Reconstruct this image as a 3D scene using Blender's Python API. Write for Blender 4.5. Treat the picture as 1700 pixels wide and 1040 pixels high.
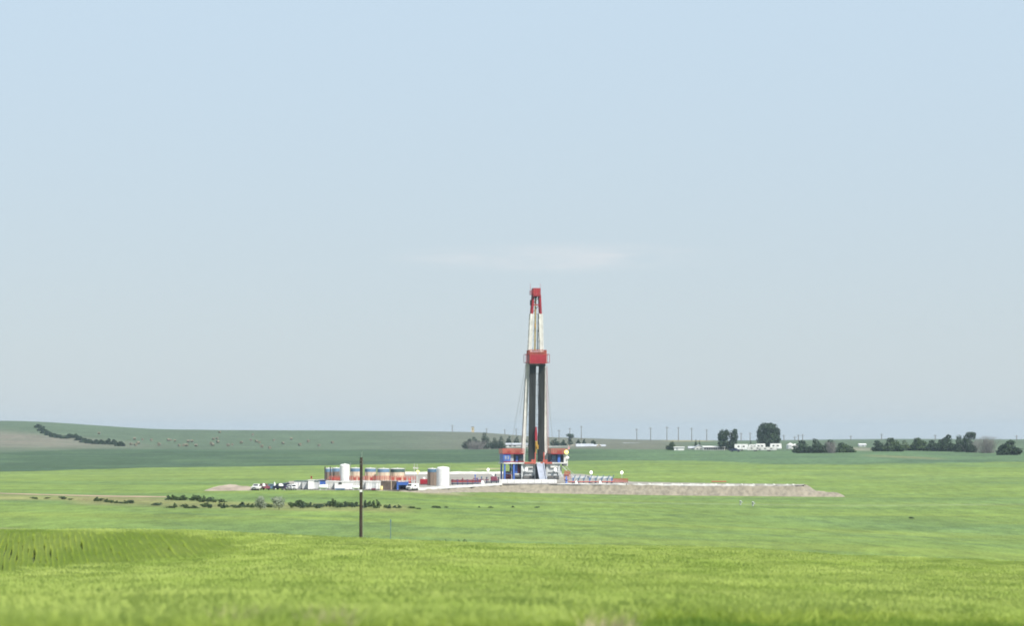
import bpy, math, random
import numpy as np
from mathutils import Vector, Matrix

for o in list(bpy.data.objects):
    bpy.data.objects.remove(o)
C = bpy.data.collections.new("place"); bpy.context.scene.collection.children.link(C)
SC = bpy.context.scene
random.seed(7); RNG = np.random.default_rng(7)
R = math.radians

# ------------------------------------------------------------------ camera, sky, sun, exposure
F = 4820.0                      # focal length in photo pixels (1700 wide)
H = 725.0                       # row of the true horizon in the photo
PITCH = math.atan((H - 520.0) / F)
ZC = 15.0                       # eye height over the lowest ground; all heights below are relative to the eye
cam_d = bpy.data.cameras.new("camera"); cam = bpy.data.objects.new("camera", cam_d); C.objects.link(cam)
cam_d.sensor_width = 36.0; cam_d.lens = F / 1700.0 * 36.0
cam_d.clip_start = 0.5; cam_d.clip_end = 40000.0
cam.location = (0, 0, ZC); cam.rotation_euler = (math.pi / 2 + PITCH, 0, 0)
cam_d.dof.use_dof = True; cam_d.dof.focus_distance = 700.0; cam_d.dof.aperture_fstop = 1.0
SC.camera = cam

SUN_AZ, SUN_EL = R(138), R(49)      # clockwise from +Y
w = bpy.data.worlds.new("World"); SC.world = w; w.use_nodes = True
nt = w.node_tree; nt.nodes.clear()
def wn(t, **k):
    n = nt.nodes.new(t)
    for a, b in k.items(): setattr(n, a, b)
    return n
sky = wn('ShaderNodeTexSky', sky_type='NISHITA'); sky.sun_disc = False
sky.sun_elevation = SUN_EL; sky.sun_rotation = SUN_AZ
sky.air_density = 1.0; sky.dust_density = 0.6; sky.ozone_density = 1.0; sky.altitude = 600
bg = wn('ShaderNodeBackground'); bg.inputs['Strength'].default_value = 0.075
wo = wn('ShaderNodeOutputWorld')
# summer haze high in the air: the whole sky a little paler, plus a thin wisp of cirrus low over the rig
pale = wn('ShaderNodeMix', data_type='RGBA'); pale.inputs[0].default_value = 0.9
_gt = wn('ShaderNodeTexCoord'); _sx = wn('ShaderNodeSeparateXYZ'); nt.links.new(_gt.outputs['Generated'], _sx.inputs[0])
_gr = wn('ShaderNodeMapRange'); _gr.interpolation_type = 'SMOOTHSTEP'; _gr.inputs[1].default_value = -0.02; _gr.inputs[2].default_value = 0.19; nt.links.new(_sx.outputs[2], _gr.inputs[0])
_gm = wn('ShaderNodeMix', data_type='RGBA'); _gm.inputs[6].default_value = (3.30, 3.72, 4.02, 1); _gm.inputs[7].default_value = (3.50, 4.32, 5.06, 1)
nt.links.new(_gr.outputs[0], _gm.inputs[0]); nt.links.new(_gm.outputs[2], pale.inputs[7])
nt.links.new(sky.outputs[0], pale.inputs[6])
tc = wn('ShaderNodeTexCoord')
mp = wn('ShaderNodeMapping'); mp.inputs['Scale'].default_value = (22, 22, 170)
nt.links.new(tc.outputs['Generated'], mp.inputs[0])
nz = wn('ShaderNodeTexNoise'); nz.inputs['Scale'].default_value = 1.0; nz.inputs['Detail'].default_value = 5
nz.inputs['Distortion'].default_value = 0.6
nt.links.new(mp.outputs[0], nz.inputs[0])
sub = wn('ShaderNodeVectorMath', operation='SUBTRACT'); sub.inputs[1].default_value = (0.0170, 0.9978, 0.0616)
nt.links.new(tc.outputs['Generated'], sub.inputs[0])
mul = wn('ShaderNodeVectorMath', operation='MULTIPLY'); mul.inputs[1].default_value = (1 / 0.070, 0, 1 / 0.0066)
nt.links.new(sub.outputs[0], mul.inputs[0])
ln = wn('ShaderNodeVectorMath', operation='LENGTH'); nt.links.new(mul.outputs[0], ln.inputs[0])
mr = wn('ShaderNodeMapRange'); mr.interpolation_type = 'SMOOTHSTEP'
mr.inputs[1].default_value = 1.0; mr.inputs[2].default_value = 0.0; mr.inputs[3].default_value = 0; mr.inputs[4].default_value = 1
nt.links.new(ln.outputs['Value'], mr.inputs[0])
nr = wn('ShaderNodeMapRange'); nr.inputs[1].default_value = 0.32; nr.inputs[2].default_value = 0.68
nt.links.new(nz.outputs[0], nr.inputs[0])
cm = wn('ShaderNodeMath', operation='MULTIPLY'); nt.links.new(mr.outputs[0], cm.inputs[0]); nt.links.new(nr.outputs[0], cm.inputs[1])
cs = wn('ShaderNodeMath', operation='MULTIPLY'); cs.inputs[1].default_value = 0.85; nt.links.new(cm.outputs[0], cs.inputs[0])
cl = wn('ShaderNodeMix', data_type='RGBA'); cl.inputs[7].default_value = (4.75, 4.85, 5.0, 1)
nt.links.new(cs.outputs[0], cl.inputs[0]); nt.links.new(pale.outputs[2], cl.inputs[6])
nt.links.new(cl.outputs[2], bg.inputs[0]); nt.links.new(bg.outputs[0], wo.inputs[0])

sd = bpy.data.lights.new("sun", 'SUN'); so = bpy.data.objects.new("sun", sd); C.objects.link(so)
sd.energy = 3.2; sd.angle = R(0.55); sd.color = (1.0, 0.95, 0.87)
sdir = Vector((math.sin(SUN_AZ) * math.cos(SUN_EL), math.cos(SUN_AZ) * math.cos(SUN_EL), math.sin(SUN_EL)))
so.rotation_euler = sdir.to_track_quat('Z', 'Y').to_euler(); so.location = (200, 100, 300)

SC.view_settings.view_transform = 'Standard'; SC.view_settings.look = 'None'
SC.view_settings.gamma = 1.0; SC.view_settings.use_curve_mapping = False
SC.view_settings.exposure = 1.15
try: SC.cycles.filter_width = 1.8
except Exception: pass

# ------------------------------------------------------------------ materials
def mat(name, col, rough=0.7, var=0.12, scale=3.0, metal=0.0, bump=0.0, trans=0.0, stretch=(1, 1, 1), col2=None, emit=None, estr=0, obj=True):
    m = bpy.data.materials.new(name); m.use_nodes = True
    t = m.node_tree; b = t.nodes['Principled BSDF']
    b.inputs['Roughness'].default_value = rough; b.inputs['Metallic'].default_value = metal
    if rough > 0.6: b.inputs['Specular IOR Level'].default_value = 0.25
    if emit:
        b.inputs['Emission Color'].default_value = (*emit, 1); b.inputs['Emission Strength'].default_value = estr
    g = t.nodes.new('ShaderNodeTexCoord'); mp = t.nodes.new('ShaderNodeMapping')
    mp.inputs['Scale'].default_value = stretch
    t.links.new(g.outputs['Object'], mp.inputs[0])
    n = t.nodes.new('ShaderNodeTexNoise'); n.inputs['Scale'].default_value = scale; n.inputs['Detail'].default_value = 4
    t.links.new(mp.outputs[0], n.inputs[0])
    mx = t.nodes.new('ShaderNodeMix'); mx.data_type = 'RGBA'
    c2 = col2 if col2 else tuple(c * (1 - 2.2 * var) for c in col)
    c1 = col if col2 else tuple(min(0.9, c * (1 + var)) for c in col)
    mx.inputs[6].default_value = (*c1, 1); mx.inputs[7].default_value = (*c2, 1)
    mr = t.nodes.new('ShaderNodeMapRange'); mr.inputs[1].default_value = 0.35; mr.inputs[2].default_value = 0.7
    t.links.new(n.outputs[0], mr.inputs[0]); t.links.new(mr.outputs[0], mx.inputs[0])
    t.links.new(mx.outputs[2], b.inputs['Base Color'])
    if bump:
        bp = t.nodes.new('ShaderNodeBump'); bp.inputs['Strength'].default_value = bump; bp.inputs['Distance'].default_value = 0.1
        t.links.new(n.outputs[0], bp.inputs['Height']); t.links.new(bp.outputs[0], b.inputs['Normal'])
    if trans:
        tr = t.nodes.new('ShaderNodeBsdfTranslucent'); ms = t.nodes.new('ShaderNodeMixShader'); ms.inputs[0].default_value = trans
        t.links.new(mx.outputs[2], tr.inputs[0])
        out = t.nodes['Material Output']
        t.links.new(b.outputs[0], ms.inputs[1]); t.links.new(tr.outputs[0], ms.inputs[2]); t.links.new(ms.outputs[0], out.inputs[0])
    return m

M = {}
M['white'] = mat('white_paint', (0.70, 0.70, 0.69), 0.45, 0.05, 1.2)
M['offwhite'] = mat('dusty_white_paint', (0.54, 0.54, 0.52), 0.6, 0.10, 0.8)
M['grey'] = mat('light_grey_steel', (0.46, 0.48, 0.49), 0.55, 0.18, 0.9)
M['ramp'] = mat('blue_grey_steel', (0.24, 0.27, 0.34), 0.5, 0.12, 0.8)
M['mast'] = mat('weathered_white_mast_paint', (0.58, 0.57, 0.54), 0.55, 0.10, 0.6)
M['red'] = mat('red_paint', (0.27, 0.010, 0.022), 0.5, 0.12, 0.8)
M['orange'] = mat('orange_red_paint', (0.40, 0.085, 0.058), 0.55, 0.10, 1.0)
M['maroon'] = mat('maroon_paint', (0.17, 0.035, 0.06), 0.55, 0.15, 1.0)
M['blue'] = mat('blue_paint', (0.045, 0.12, 0.42), 0.5, 0.14, 0.8)
M['navy'] = mat('dark_blue_paint', (0.02, 0.03, 0.07), 0.4, 0.15, 0.8)
M['slate'] = mat('slate_blue_steel', (0.07, 0.14, 0.22), 0.5, 0.14, 0.8)
M['dark'] = mat('dark_steel', (0.035, 0.038, 0.045), 0.6, 0.2, 1.0)
M['pipe'] = mat('drill_pipe_steel', (0.030, 0.032, 0.031), 0.6, 0.3, 0.25, stretch=(6, 6, 0.5))
M['yellow'] = mat('yellow_paint', (0.36, 0.21, 0.03), 0.5, 0.15, 1.0)
M['rope'] = mat('wire_rope', (0.34, 0.27, 0.11), 0.6, 0.2, 0.5)
M['tank_brown'] = mat('weathered_brown_tank', (0.21, 0.16, 0.125), 0.7, 0.2, 0.7, stretch=(3, 3, 0.4))
M['tank_tan'] = mat('tan_tank', (0.60, 0.48, 0.36), 0.6, 0.10, 0.7, stretch=(3, 3, 0.4))
M['tank_blue'] = mat('blue_tank_band', (0.12, 0.21, 0.32), 0.55, 0.12, 0.8)
M['greenroof'] = mat('dark_green_roofing', (0.05, 0.10, 0.095), 0.6, 0.15, 0.8)
M['glass'] = mat('dark_window_glass', (0.02, 0.025, 0.03), 0.08, 0.05, 1.0)
M['rubber'] = mat('tyre_rubber', (0.018, 0.018, 0.018), 0.85, 0.1, 5)
M['steel'] = mat('bare_steel', (0.45, 0.45, 0.44), 0.35, 0.1, 3, metal=0.7)
M['plastic'] = mat('white_liner_plastic', (0.47, 0.465, 0.43), 0.5, 0.08, 0.6, bump=0.3)
M['soil'] = mat('bare_soil', (0.238, 0.212, 0.164), 0.95, 0.13, 1.3, bump=0.4, stretch=(1, 0.6, 0.22))
M['mound'] = mat('pale_dry_soil', (0.33, 0.275, 0.22), 0.95, 0.15, 0.3, bump=0.5)
M['gravel'] = mat('pad_gravel', (0.27, 0.25, 0.22), 0.95, 0.15, 0.2, bump=0.3)
M['track'] = mat('dry_track_earth', (0.36, 0.265, 0.185), 0.95, 0.15, 0.15)
M['polewood'] = mat('weathered_pole_wood', (0.048, 0.036, 0.026), 0.9, 0.25, 2.0, bump=0.5, stretch=(6, 6, 0.5))
M['farwood'] = mat('grey_pole_wood', (0.15, 0.13, 0.11), 0.9, 0.15, 1.0)
M['bark'] = mat('tree_bark', (0.09, 0.07, 0.055), 0.95, 0.2, 2.0)
M['greybark'] = mat('bare_grey_twigs', (0.22, 0.21, 0.20), 0.95, 0.2, 1.0)
M['hay'] = mat('hay', (0.165, 0.155, 0.11), 0.95, 0.2, 1.5, bump=0.4)
M['slats'] = mat('brown_boards', (0.13, 0.10, 0.085), 0.85, 0.25, 0.8)
M['silver'] = mat('galvanised_roof', (0.40, 0.42, 0.45), 0.5, 0.1, 0.4)
M['beige'] = mat('beige_siding', (0.50, 0.42, 0.27), 0.8, 0.1, 0.5)
M['pinkcloth'] = mat('faded_red_cloth', (0.60, 0.30, 0.32), 0.9, 0.1, 2)
M['lamp_y'] = mat('lit_yellow_lamp', (0.8, 0.7, 0.2), 0.4, 0.0, 1, emit=(1.0, 0.86, 0.20), estr=0.85)
M['lamp_w'] = mat('lit_white_lamp', (0.8, 0.8, 0.75), 0.4, 0.0, 1, emit=(1.0, 0.97, 0.88), estr=0.7)
def leaf(name, col, var=0.35, scale=0.7, trans=0.25): return mat(name, col, 0.75, var, scale, trans=trans)
M['leaf_dark'] = leaf('dark_leaves', (0.032, 0.060, 0.025))
M['leaf_mid'] = leaf('green_leaves', (0.050, 0.088, 0.028))
M['leaf_light'] = leaf('light_green_leaves', (0.085, 0.125, 0.042))
M['leaf_silver'] = leaf('silver_green_leaves', (0.27, 0.31, 0.23), 0.15)
M['leaf_spruce'] = leaf('spruce_needles', (0.046, 0.078, 0.042), 0.3, 1.0, 0.1)
M['leaf_shrub'] = leaf('shrub_leaves', (0.062, 0.100, 0.036), 0.35, 1.2, 0.2)

# ------------------------------------------------------------------ helpers
class MB:
    def __init__(s): s.v = []; s.f = []; s.smooth = []
    def _add(s, vs, fs, sm=False):
        b = len(s.v); s.v += [tuple(p) for p in vs]
        s.f += [tuple(i + b for i in f) for f in fs]; s.smooth += [sm] * len(fs); return s
    def box(s, x0, x1, y0, y1, z0, z1):
        vs = [(x0, y0, z0), (x1, y0, z0), (x1, y1, z0), (x0, y1, z0), (x0, y0, z1), (x1, y0, z1), (x1, y1, z1), (x0, y1, z1)]
        return s._add(vs, [(3, 2, 1, 0), (4, 5, 6, 7), (0, 1, 5, 4), (1, 2, 6, 5), (2, 3, 7, 6), (3, 0, 4, 7)])
    def bbox(s, x0, x1, y0, y1, z0, z1, b=0.05):          # box with bevelled vertical edges and top
        a = [(x0 + b, y0), (x1 - b, y0), (x1, y0 + b), (x1, y1 - b), (x1 - b, y1), (x0 + b, y1), (x0, y1 - b), (x0, y0 + b)]
        cx, cy = (x0 + x1) / 2, (y0 + y1) / 2
        kx, ky = 1 - b / max(1e-6, (x1 - x0) / 2), 1 - b / max(1e-6, (y1 - y0) / 2)
        vs = [(p[0], p[1], z0) for p in a] + [(p[0], p[1], z1 - b) for p in a] + [(cx + (p[0] - cx) * kx, cy + (p[1] - cy) * ky, z1) for p in a]
        fs = [tuple(range(7, -1, -1)), tuple(range(16, 24))]
        for k in (0, 8):
            for i in range(8): j = (i + 1) % 8; fs.append((k + i, k + j, k + 8 + j, k + 8 + i))
        return s._add(vs, fs)
    def tube(s, p0, p1, r0, r1=None, n=6, caps=True, sm=True):
        r1 = r0 if r1 is None else r1
        p0 = Vector(p0); p1 = Vector(p1); d = (p1 - p0)
        if d.length < 1e-6: return s
        d.normalize(); a = d.orthogonal().normalized(); b = d.cross(a)
        vs = []
        for p, r in ((p0, r0), (p1, r1)):
            for i in range(n):
                t = 2 * math.pi * i / n; vs.append(p + a * (r * math.cos(t)) + b * (r * math.sin(t)))
        s._add(vs, [(i, (i + 1) % n, n + (i + 1) % n, n + i) for i in range(n)], sm)
        if caps:
            k = len(s.v) - 2 * n; q = len(s.v); s.v += [tuple(p) for p in s.v[k:k + 2 * n]]
            s.f += [tuple(q + i for i in range(n - 1, -1, -1)), tuple(q + n + i for i in range(n))]; s.smooth += [False, False]
        return s
    def beam(s, p0, p1, w): return s.tube(p0, p1, w * 0.7071, None, 4, True, False)
    def path(s, pts, r, n=5):
        for a, b in zip(pts[:-1], pts[1:]): s.tube(a, b, r, None, n)
        return s
    def lathe(s, prof, n=20, c=(0, 0), sm=True):
        vs = []
        for r, z in prof:
            for i in range(n):
                t = 2 * math.pi * i / n; vs.append((c[0] + r * math.cos(t), c[1] + r * math.sin(t), z))
        fs = []
        for k in range(len(prof) - 1):
            for i in range(n):
                j = (i + 1) % n; fs.append((k * n + i, k * n + j, (k + 1) * n + j, (k + 1) * n + i))
        s._add(vs, fs, sm); k = len(s.v); s.v += [tuple(p) for p in vs]
        s.f += [tuple(k + i for i in range(n - 1, -1, -1)), tuple(k + (len(prof) - 1) * n + i for i in range(n))]; s.smooth += [False, False]
        return s
    def sphere(s, c, r, n=10, m=6, sq=(1, 1, 1)):
        prof = [(max(1e-3, math.sin(math.pi * k / m)), -math.cos(math.pi * k / m)) for k in range(m + 1)]
        vs = []; fs = []
        for rr, z in prof:
            for i in range(n):
                t = 2 * math.pi * i / n
                vs.append((c[0] + r * sq[0] * rr * math.cos(t), c[1] + r * sq[1] * rr * math.sin(t), c[2] + r * sq[2] * z))
        for k in range(m):
            for i in range(n):
                j = (i + 1) % n; fs.append((k * n + i, k * n + j, (k + 1) * n + j, (k + 1) * n + i))
        return s._add(vs, fs, True)
    def prism(s, poly, y0, y1):                            # (x, z) outline extruded in y
        n = len(poly); vs = [(p[0], y0, p[1]) for p in poly] + [(p[0], y1, p[1]) for p in poly]
        fs = [tuple(range(n)), tuple(range(2 * n - 1, n - 1, -1))] + [((i + 1) % n, i, n + i, n + (i + 1) % n) for i in range(n)]
        return s._add(vs, fs)
    def mesh(s, name, m):
        me = bpy.data.meshes.new(name); me.from_pydata(s.v, [], s.f)
        me.polygons.foreach_set('use_smooth', s.smooth); me.materials.append(m); me.update(); return me
    def build(s, name, m, parent=None):
        o = bpy.data.objects.new(name, s.mesh(name, m)); C.objects.link(o)
        if parent: o.parent = parent
        return o

def tag(o, label=None, cat=None, group=None, kind=None):
    if label: o['label'] = label
    if cat: o['category'] = cat
    if group: o['group'] = group
    if kind: o['kind'] = kind
    return o
def thing(name, loc, label, cat, group=None, rz=0):
    o = bpy.data.objects.new(name, None); C.objects.link(o); o.empty_display_size = 0.5
    o.location = loc; o.rotation_euler = (0, 0, rz); return tag(o, label, cat, group)
def dup(o, loc, rz=0, sc=1.0, label=None, group=None):
    c = o.copy(); C.objects.link(c); c.location = loc; c.rotation_euler = (0, 0, rz)
    c.scale = (sc, sc, sc) if not hasattr(sc, '__len__') else sc
    if label: c['label'] = label
    if group: c['group'] = group
    for ch in list(o.children):
        k = ch.copy(); C.objects.link(k); k.parent = c
        for g in list(ch.children):
            q = g.copy(); C.objects.link(q); q.parent = k
    return c
ORD = ['first', 'second', 'third', 'fourth', 'fifth', 'sixth', 'seventh', 'eighth', 'ninth', 'tenth', 'eleventh', 'twelfth', 'thirteenth',
       'fourteenth', 'fifteenth', 'sixteenth', 'seventeenth', 'eighteenth', 'nineteenth', 'twentieth', 'twenty-first', 'twenty-second', 'twenty-third', 'twenty-fourth', 'twenty-fifth', 'twenty-sixth'] + ['twenty-' + k for k in ('seventh', 'eighth', 'ninth')] + ['thirtieth'] + ['thirty-' + k for k in ('first', 'second', 'third', 'fourth', 'fifth', 'sixth', 'seventh', 'eighth', 'ninth')] + ['fortieth', 'forty-first', 'forty-second']

# ------------------------------------------------------------------ terrain as a height function
COLS = np.array([-400, 0, 300, 600, 780, 900, 1200, 1500, 1700, 2100], float)
def zr(d, rows): return [-(r - H) / F * d for r in rows]
TAB = [
    (5,    [-1.9] * 10),
    (18,   [-2.3] * 10),
    (30,   [-2.7, -2.7, -2.7, -2.7, -2.7, -2.7, -2.75, -2.8, -2.85, -2.9]),
    (60,   [-4.2, -4.2, -4.2, -4.2, -4.25, -4.3, -4.4, -4.55, -4.65, -4.7]),
    (100,  [-5.9, -5.9, -5.8, -5.65, -5.65, -5.7, -5.9, -6.2, -6.4, -6.5]),
    (140,  [-7.6, -7.6, -7.4, -6.8, -6.75, -6.8, -7.1, -7.4, -7.7, -7.9]),
    (165,  [-8.6, -8.6, -8.4, -7.4, -7.25, -7.3, -7.6, -8.0, -8.3, -8.5]),
    (185,  [-9.0, -9.0, -8.75, -7.75, -7.65, -7.75, -8.15, -8.65, -9.0, -9.2]),
    (225,  [-8.2, -8.25, -8.35, -8.7, -8.9, -9.0, -9.35, -10.3, -11.1, -11.5]),
    (245,  [-8.7, -8.75, -8.85, -9.3, -9.6, -9.75, -10.2, -11.3, -12.0, -12.4]),
    (290,  [-11, -11, -11.2, -11.5, -11.8, -12.1, -12.7, -13.1, -13.4, -13.6]),
    (340,  [-11.6, -11.6, -11.7, -12, -12.3, -12.5, -13.1, -13.6, -14.0, -14.2]),
    (450,  [-11.35, -11.35, -11.35, -11.6, -12.2, -12.6, -13.3, -13.8, -14.0, -14.2]),
    (560,  [-11.3, -11.3, -11.3, -11.5, -12.3, -12.9, -13.5, -13.9, -14.0, -14.1]),
    (650,  [-11.5, -11.5, -11.5, -11.6, -12.4, -13.05, -13.55, -13.7, -13.6, -13.6]),
    (720,  [-11.6, -11.6, -11.6, -11.7, -12.4, -12.9, -13.2, -13.3, -13.2, -13.2]),
    (860,  [-11.8, -11.8, -11.8, -12, -12.2, -12.4, -12.6, -12.6, -12.4, -12.4]),
    (1050, [-12.4, -12.3, -12.2, -12.1, -12.1, -12, -11.3, -11, -10.8, -10.6]),
    (1250, [-11.4, -11.4, -11.3, -11.3, -11.2, -10.8, -9.3, -8.6, -8.6, -8.6]),
    (1500, [-9, -9, -9, -9.2, -8.6, -7.5, -7.2, -6.9, -7.6, -8]),
    (1900, [-5.0, -5.0, -5.6, -6.0, -6, -5.0, -3.9, -3.6, -3.9, -4]),
    (2600, zr(2600, [700, 699.5, 714, 716, 718, 726, 732.3, 730.5, 731, 731])),
    (3600, zr(3600, [704, 704, 718, 720, 722, 729, 732, 729.5, 730, 730])),
    (5500, zr(5500, [726, 726, 730, 731, 731, 732, 733, 729.6, 731, 731])),
    (9500, zr(9500, [735] * 10)),
]
def pchip(xk, yk, x):
    h = np.diff(xk); dl = np.diff(yk) / h; m = np.zeros_like(yk)
    for i in range(1, len(xk) - 1):
        if dl[i - 1] * dl[i] > 0:
            w1 = 2 * h[i] + h[i - 1]; w2 = h[i] + 2 * h[i - 1]
            m[i] = (w1 + w2) / (w1 / dl[i - 1] + w2 / dl[i])
    m[0] = dl[0]; m[-1] = dl[-1]
    i = np.clip(np.searchsorted(xk, x) - 1, 0, len(xk) - 2); t = (x - xk[i]) / h[i]
    return ((1 + 2 * t) * (1 - t) ** 2 * yk[i] + t * (1 - t) ** 2 * h[i] * m[i] + t * t * (3 - 2 * t) * yk[i + 1] + t * t * (t - 1) * h[i] * m[i + 1])
LX = np.log(np.array([t[0] for t in TAB], float)); TZ = np.array([t[1] for t in TAB], float)
FL = np.linspace(LX[0], LX[-1], 1600); FC = np.linspace(-400, 2100, 251)
_tmp = np.array([pchip(LX, TZ[:, j], FL) for j in range(TZ.shape[1])]).T
GZ = np.array([pchip(COLS, _tmp[i], FC) for i in range(len(FL))])
_w = [(random.uniform(0, 6.28), random.uniform(0, 6.28), 2 * math.pi / L, a) for L, a in ((260, .22), (170, .16), (95, .10), (60, .07), (37, .05), (23, .03))]
def height(x, y):                                          # relative to the eye
    x = np.asarray(x, float); y = np.asarray(y, float)
    r = np.maximum(np.hypot(x, y), 5.01)
    az = np.clip(np.arctan2(x, y), -0.6, 0.6); px = np.clip(850 + F * np.tan(az), -399.9, 2099.9)
    a = (np.log(np.minimum(r, 9490)) - FL[0]) / (FL[1] - FL[0]); b = (px - FC[0]) / (FC[1] - FC[0])
    i = a.astype(int); j = b.astype(int); u = a - i; v = b - j
    z = (GZ[i, j] * (1 - u) * (1 - v) + GZ[i + 1, j] * u * (1 - v) + GZ[i, j + 1] * (1 - u) * v + GZ[i + 1, j + 1] * u * v)
    k = np.clip((r - 30) / 150, 0, 1) * np.where(r < 600, 1.0, np.clip(1 - (r - 560) / 100, 0.35, 1))
    s = 0
    for th, ph, kk, am in _w: s = s + am * np.sin(kk * (x * math.cos(th) + y * math.sin(th)) + ph)
    return z + 0.8 * k * s
def X(px, d): return (px - 850.0) / F * d
def gz(x, y): return float(height(x, y)) + ZC
def ray(px, row):
    d = Vector((1, 0, 0)) * ((px - 850) / F) + Vector((0, -math.sin(PITCH), math.cos(PITCH))) * ((520 - row) / F) + Vector((0, math.cos(PITCH), math.sin(PITCH)))
    return d / d.y
def zrow(row, d): return ZC + ray(850, row).z * d            # height of a photo row at depth d
def hit(px, row, dmin=40.0, dmax=7000.0):
    r = ray(px, row); ds = np.exp(np.arange(math.log(dmin), math.log(dmax), 0.0015))
    g = height(r.x * ds, ds) - r.z * ds
    k = np.nonzero(g > 0)[0]
    d = ds[k[0]] if len(k) else dmax
    return d
def on(px, d): x = X(px, d); return Vector((x, d, gz(x, d)))

# ------------------------------------------------------------------ the ground sheet
def smooth(x, a, b):
    t = np.clip((x - a) / (b - a), 0, 1); return t * t * (3 - 2 * t)
azs = np.concatenate([np.linspace(-180, -16, 42)[:-1], np.arange(-16, 16.001, 0.06), np.linspace(16, 180, 42)[1:-1]])
azs = np.radians(azs)
rs = np.exp(np.arange(math.log(5.05), math.log(9480), 0.0105))
A, RR = np.meshgrid(azs, rs); GX = RR * np.sin(A); GY = RR * np.cos(A)
GH = height(GX, GY)
PXv = 850 + F * np.tan(np.clip(A, -0.6, 0.6)); ROWv = H - GH / np.maximum(GY, 5) * F
# boundary between the pale green crop and the darker far field, as ground distances along bearings
bx = np.array([-400, 0, 240, 400, 560, 700, 850, 980, 1150, 1290, 1400, 1550, 1700, 2100], float)
brow = np.array([786, 783, 777, 775, 773, 770, 767, 765.5, 765.5, 771, 771, 768.5, 766, 764], float)
bd = np.array([hit(p, r, 800, 2500) for p, r in zip(np.clip(bx, -390, 2090), brow)])
DB = np.interp(PXv, bx, bd)
# second boundary: dark field to the hills / stubble beyond
b2x = np.array([-400, 0, 160, 330, 600, 780, 900, 1000, 1200, 1700, 2100], float)
b2row = np.array([752, 752, 746, 747, 748, 747, 746, 746, 748, 751, 752], float)
b2d = np.array([hit(p, r, 1100, 2500) for p, r in zip(np.clip(b2x, -390, 2090), b2row)])
DB2 = np.interp(PXv, b2x, b2d)
def wob(sc, seed, n=7):
    g = np.random.default_rng(seed); s = 0
    for k in range(n):
        th = g.uniform(0, 6.28); kk = 2 * math.pi / (sc * g.uniform(0.5, 1.6)); s = s + np.sin(kk * (GX * math.cos(th) + GY * math.sin(th)) + g.uniform(0, 6.28))
    return s / n
jit = 1 + 0.008 * wob(60, 3)
c_fore = np.array((0.16, 0.215, 0.04)); c_mid = np.array((0.138, 0.200, 0.048)); c_mid2 = np.array((0.108, 0.170, 0.055))
c_light = np.array((0.165, 0.225, 0.055)); c_far = np.array((0.046, 0.080, 0.041)); c_hill = np.array((0.075, 0.108, 0.064)); c_hillpink = np.array((0.185, 0.160, 0.130))
c_dry = np.array((0.255, 0.215, 0.105)); c_soil = np.array((0.38, 0.31, 0.22)); c_teal = np.array((0.060, 0.105, 0.065))
col = np.zeros(GX.shape + (3,))
def put(m, c):
    global col
    m = np.clip(m, 0, 1)[..., None]; col = col * (1 - m) + m * c
put(np.ones_like(GX), c_mid)
# broad bands in the mid crop
put(0.75 * smooth(wob(180, 11), -0.05, 0.3), c_mid2)
put(0.55 * smooth(wob(150, 12), 0.0, 0.3) * smooth(RR, 500, 900), c_light)
put(0.6 * np.exp(-((ROWv - 790) / 7) ** 2) * (RR > 700), c_light)
def wobd(sc, seed, th0, spread=.25, n=7):
    g = np.random.default_rng(seed); s = 0
    for k in range(n):
        th = th0 + g.normal() * spread; kk = 2 * math.pi / (sc * g.uniform(0.6, 1.5)); s = s + np.sin(kk * (GX * math.cos(th) + GY * math.sin(th)) + g.uniform(0, 6.28))
    return s / n
put(0.70 * smooth(wobd(34, 71, 1.75), 0.05, 0.42) * (0.4 + 0.6 * smooth(wob(90, 75), -.2, .2)), c_mid2 * 0.92)
put(0.55 * smooth(wobd(60, 72, 1.40), 0.08, 0.45), np.array((0.165, 0.215, 0.045)))
put(0.32 * smooth(wobd(17, 73, 1.85), 0.12, 0.5) * smooth(wob(70, 76), -.1, .3), np.array((0.086, 0.148, 0.066)))
put(smooth(RR, 330, 240), c_fore)
row_zone = smooth(PXv, 400, 330) * smooth(RR, 176, 184) * smooth(RR, 236, 228)
put(row_zone, np.array((0.085, 0.115, 0.040)))
# dry grassy strip with the shrubs, straw patches
def strip(x0, x1, pts, wdt, c, amt, dlo, dhi, soft=4):
    cr = np.interp(PXv, [p[0] for p in pts], [p[1] for p in pts])
    m = np.exp(-((ROWv - cr) / wdt) ** 4) * smooth(PXv, x0 - 25, x0 + 25) * smooth(PXv, x1 + 25, x1 - 25) * (RR > dlo) * (RR < dhi)
    put(amt * m * (0.75 + 0.5 * np.clip(wob(16, 5), -0.5, 0.5)), c)
strip(120, 680, [(0, 828), (280, 836), (450, 841), (700, 845)], 6.5, c_dry * 0.85, 0.62, 330, 600)
strip(-60, 275, [(0, 826), (275, 829)], 4.5, c_dry, 0.6, 330, 640)
strip(-80, 30, [(-80, 878), (40, 879)], 1.8, c_soil * 0.9, 0.6, 300, 450)
strip(690, 775, [(690, 818), (775, 822)], 2.2, c_soil * 0.8, 0.6, 400, 640)
strip(795, 850, [(795, 779), (850, 776)], 2.4, c_soil, 0.7, 800, 1100)
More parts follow.
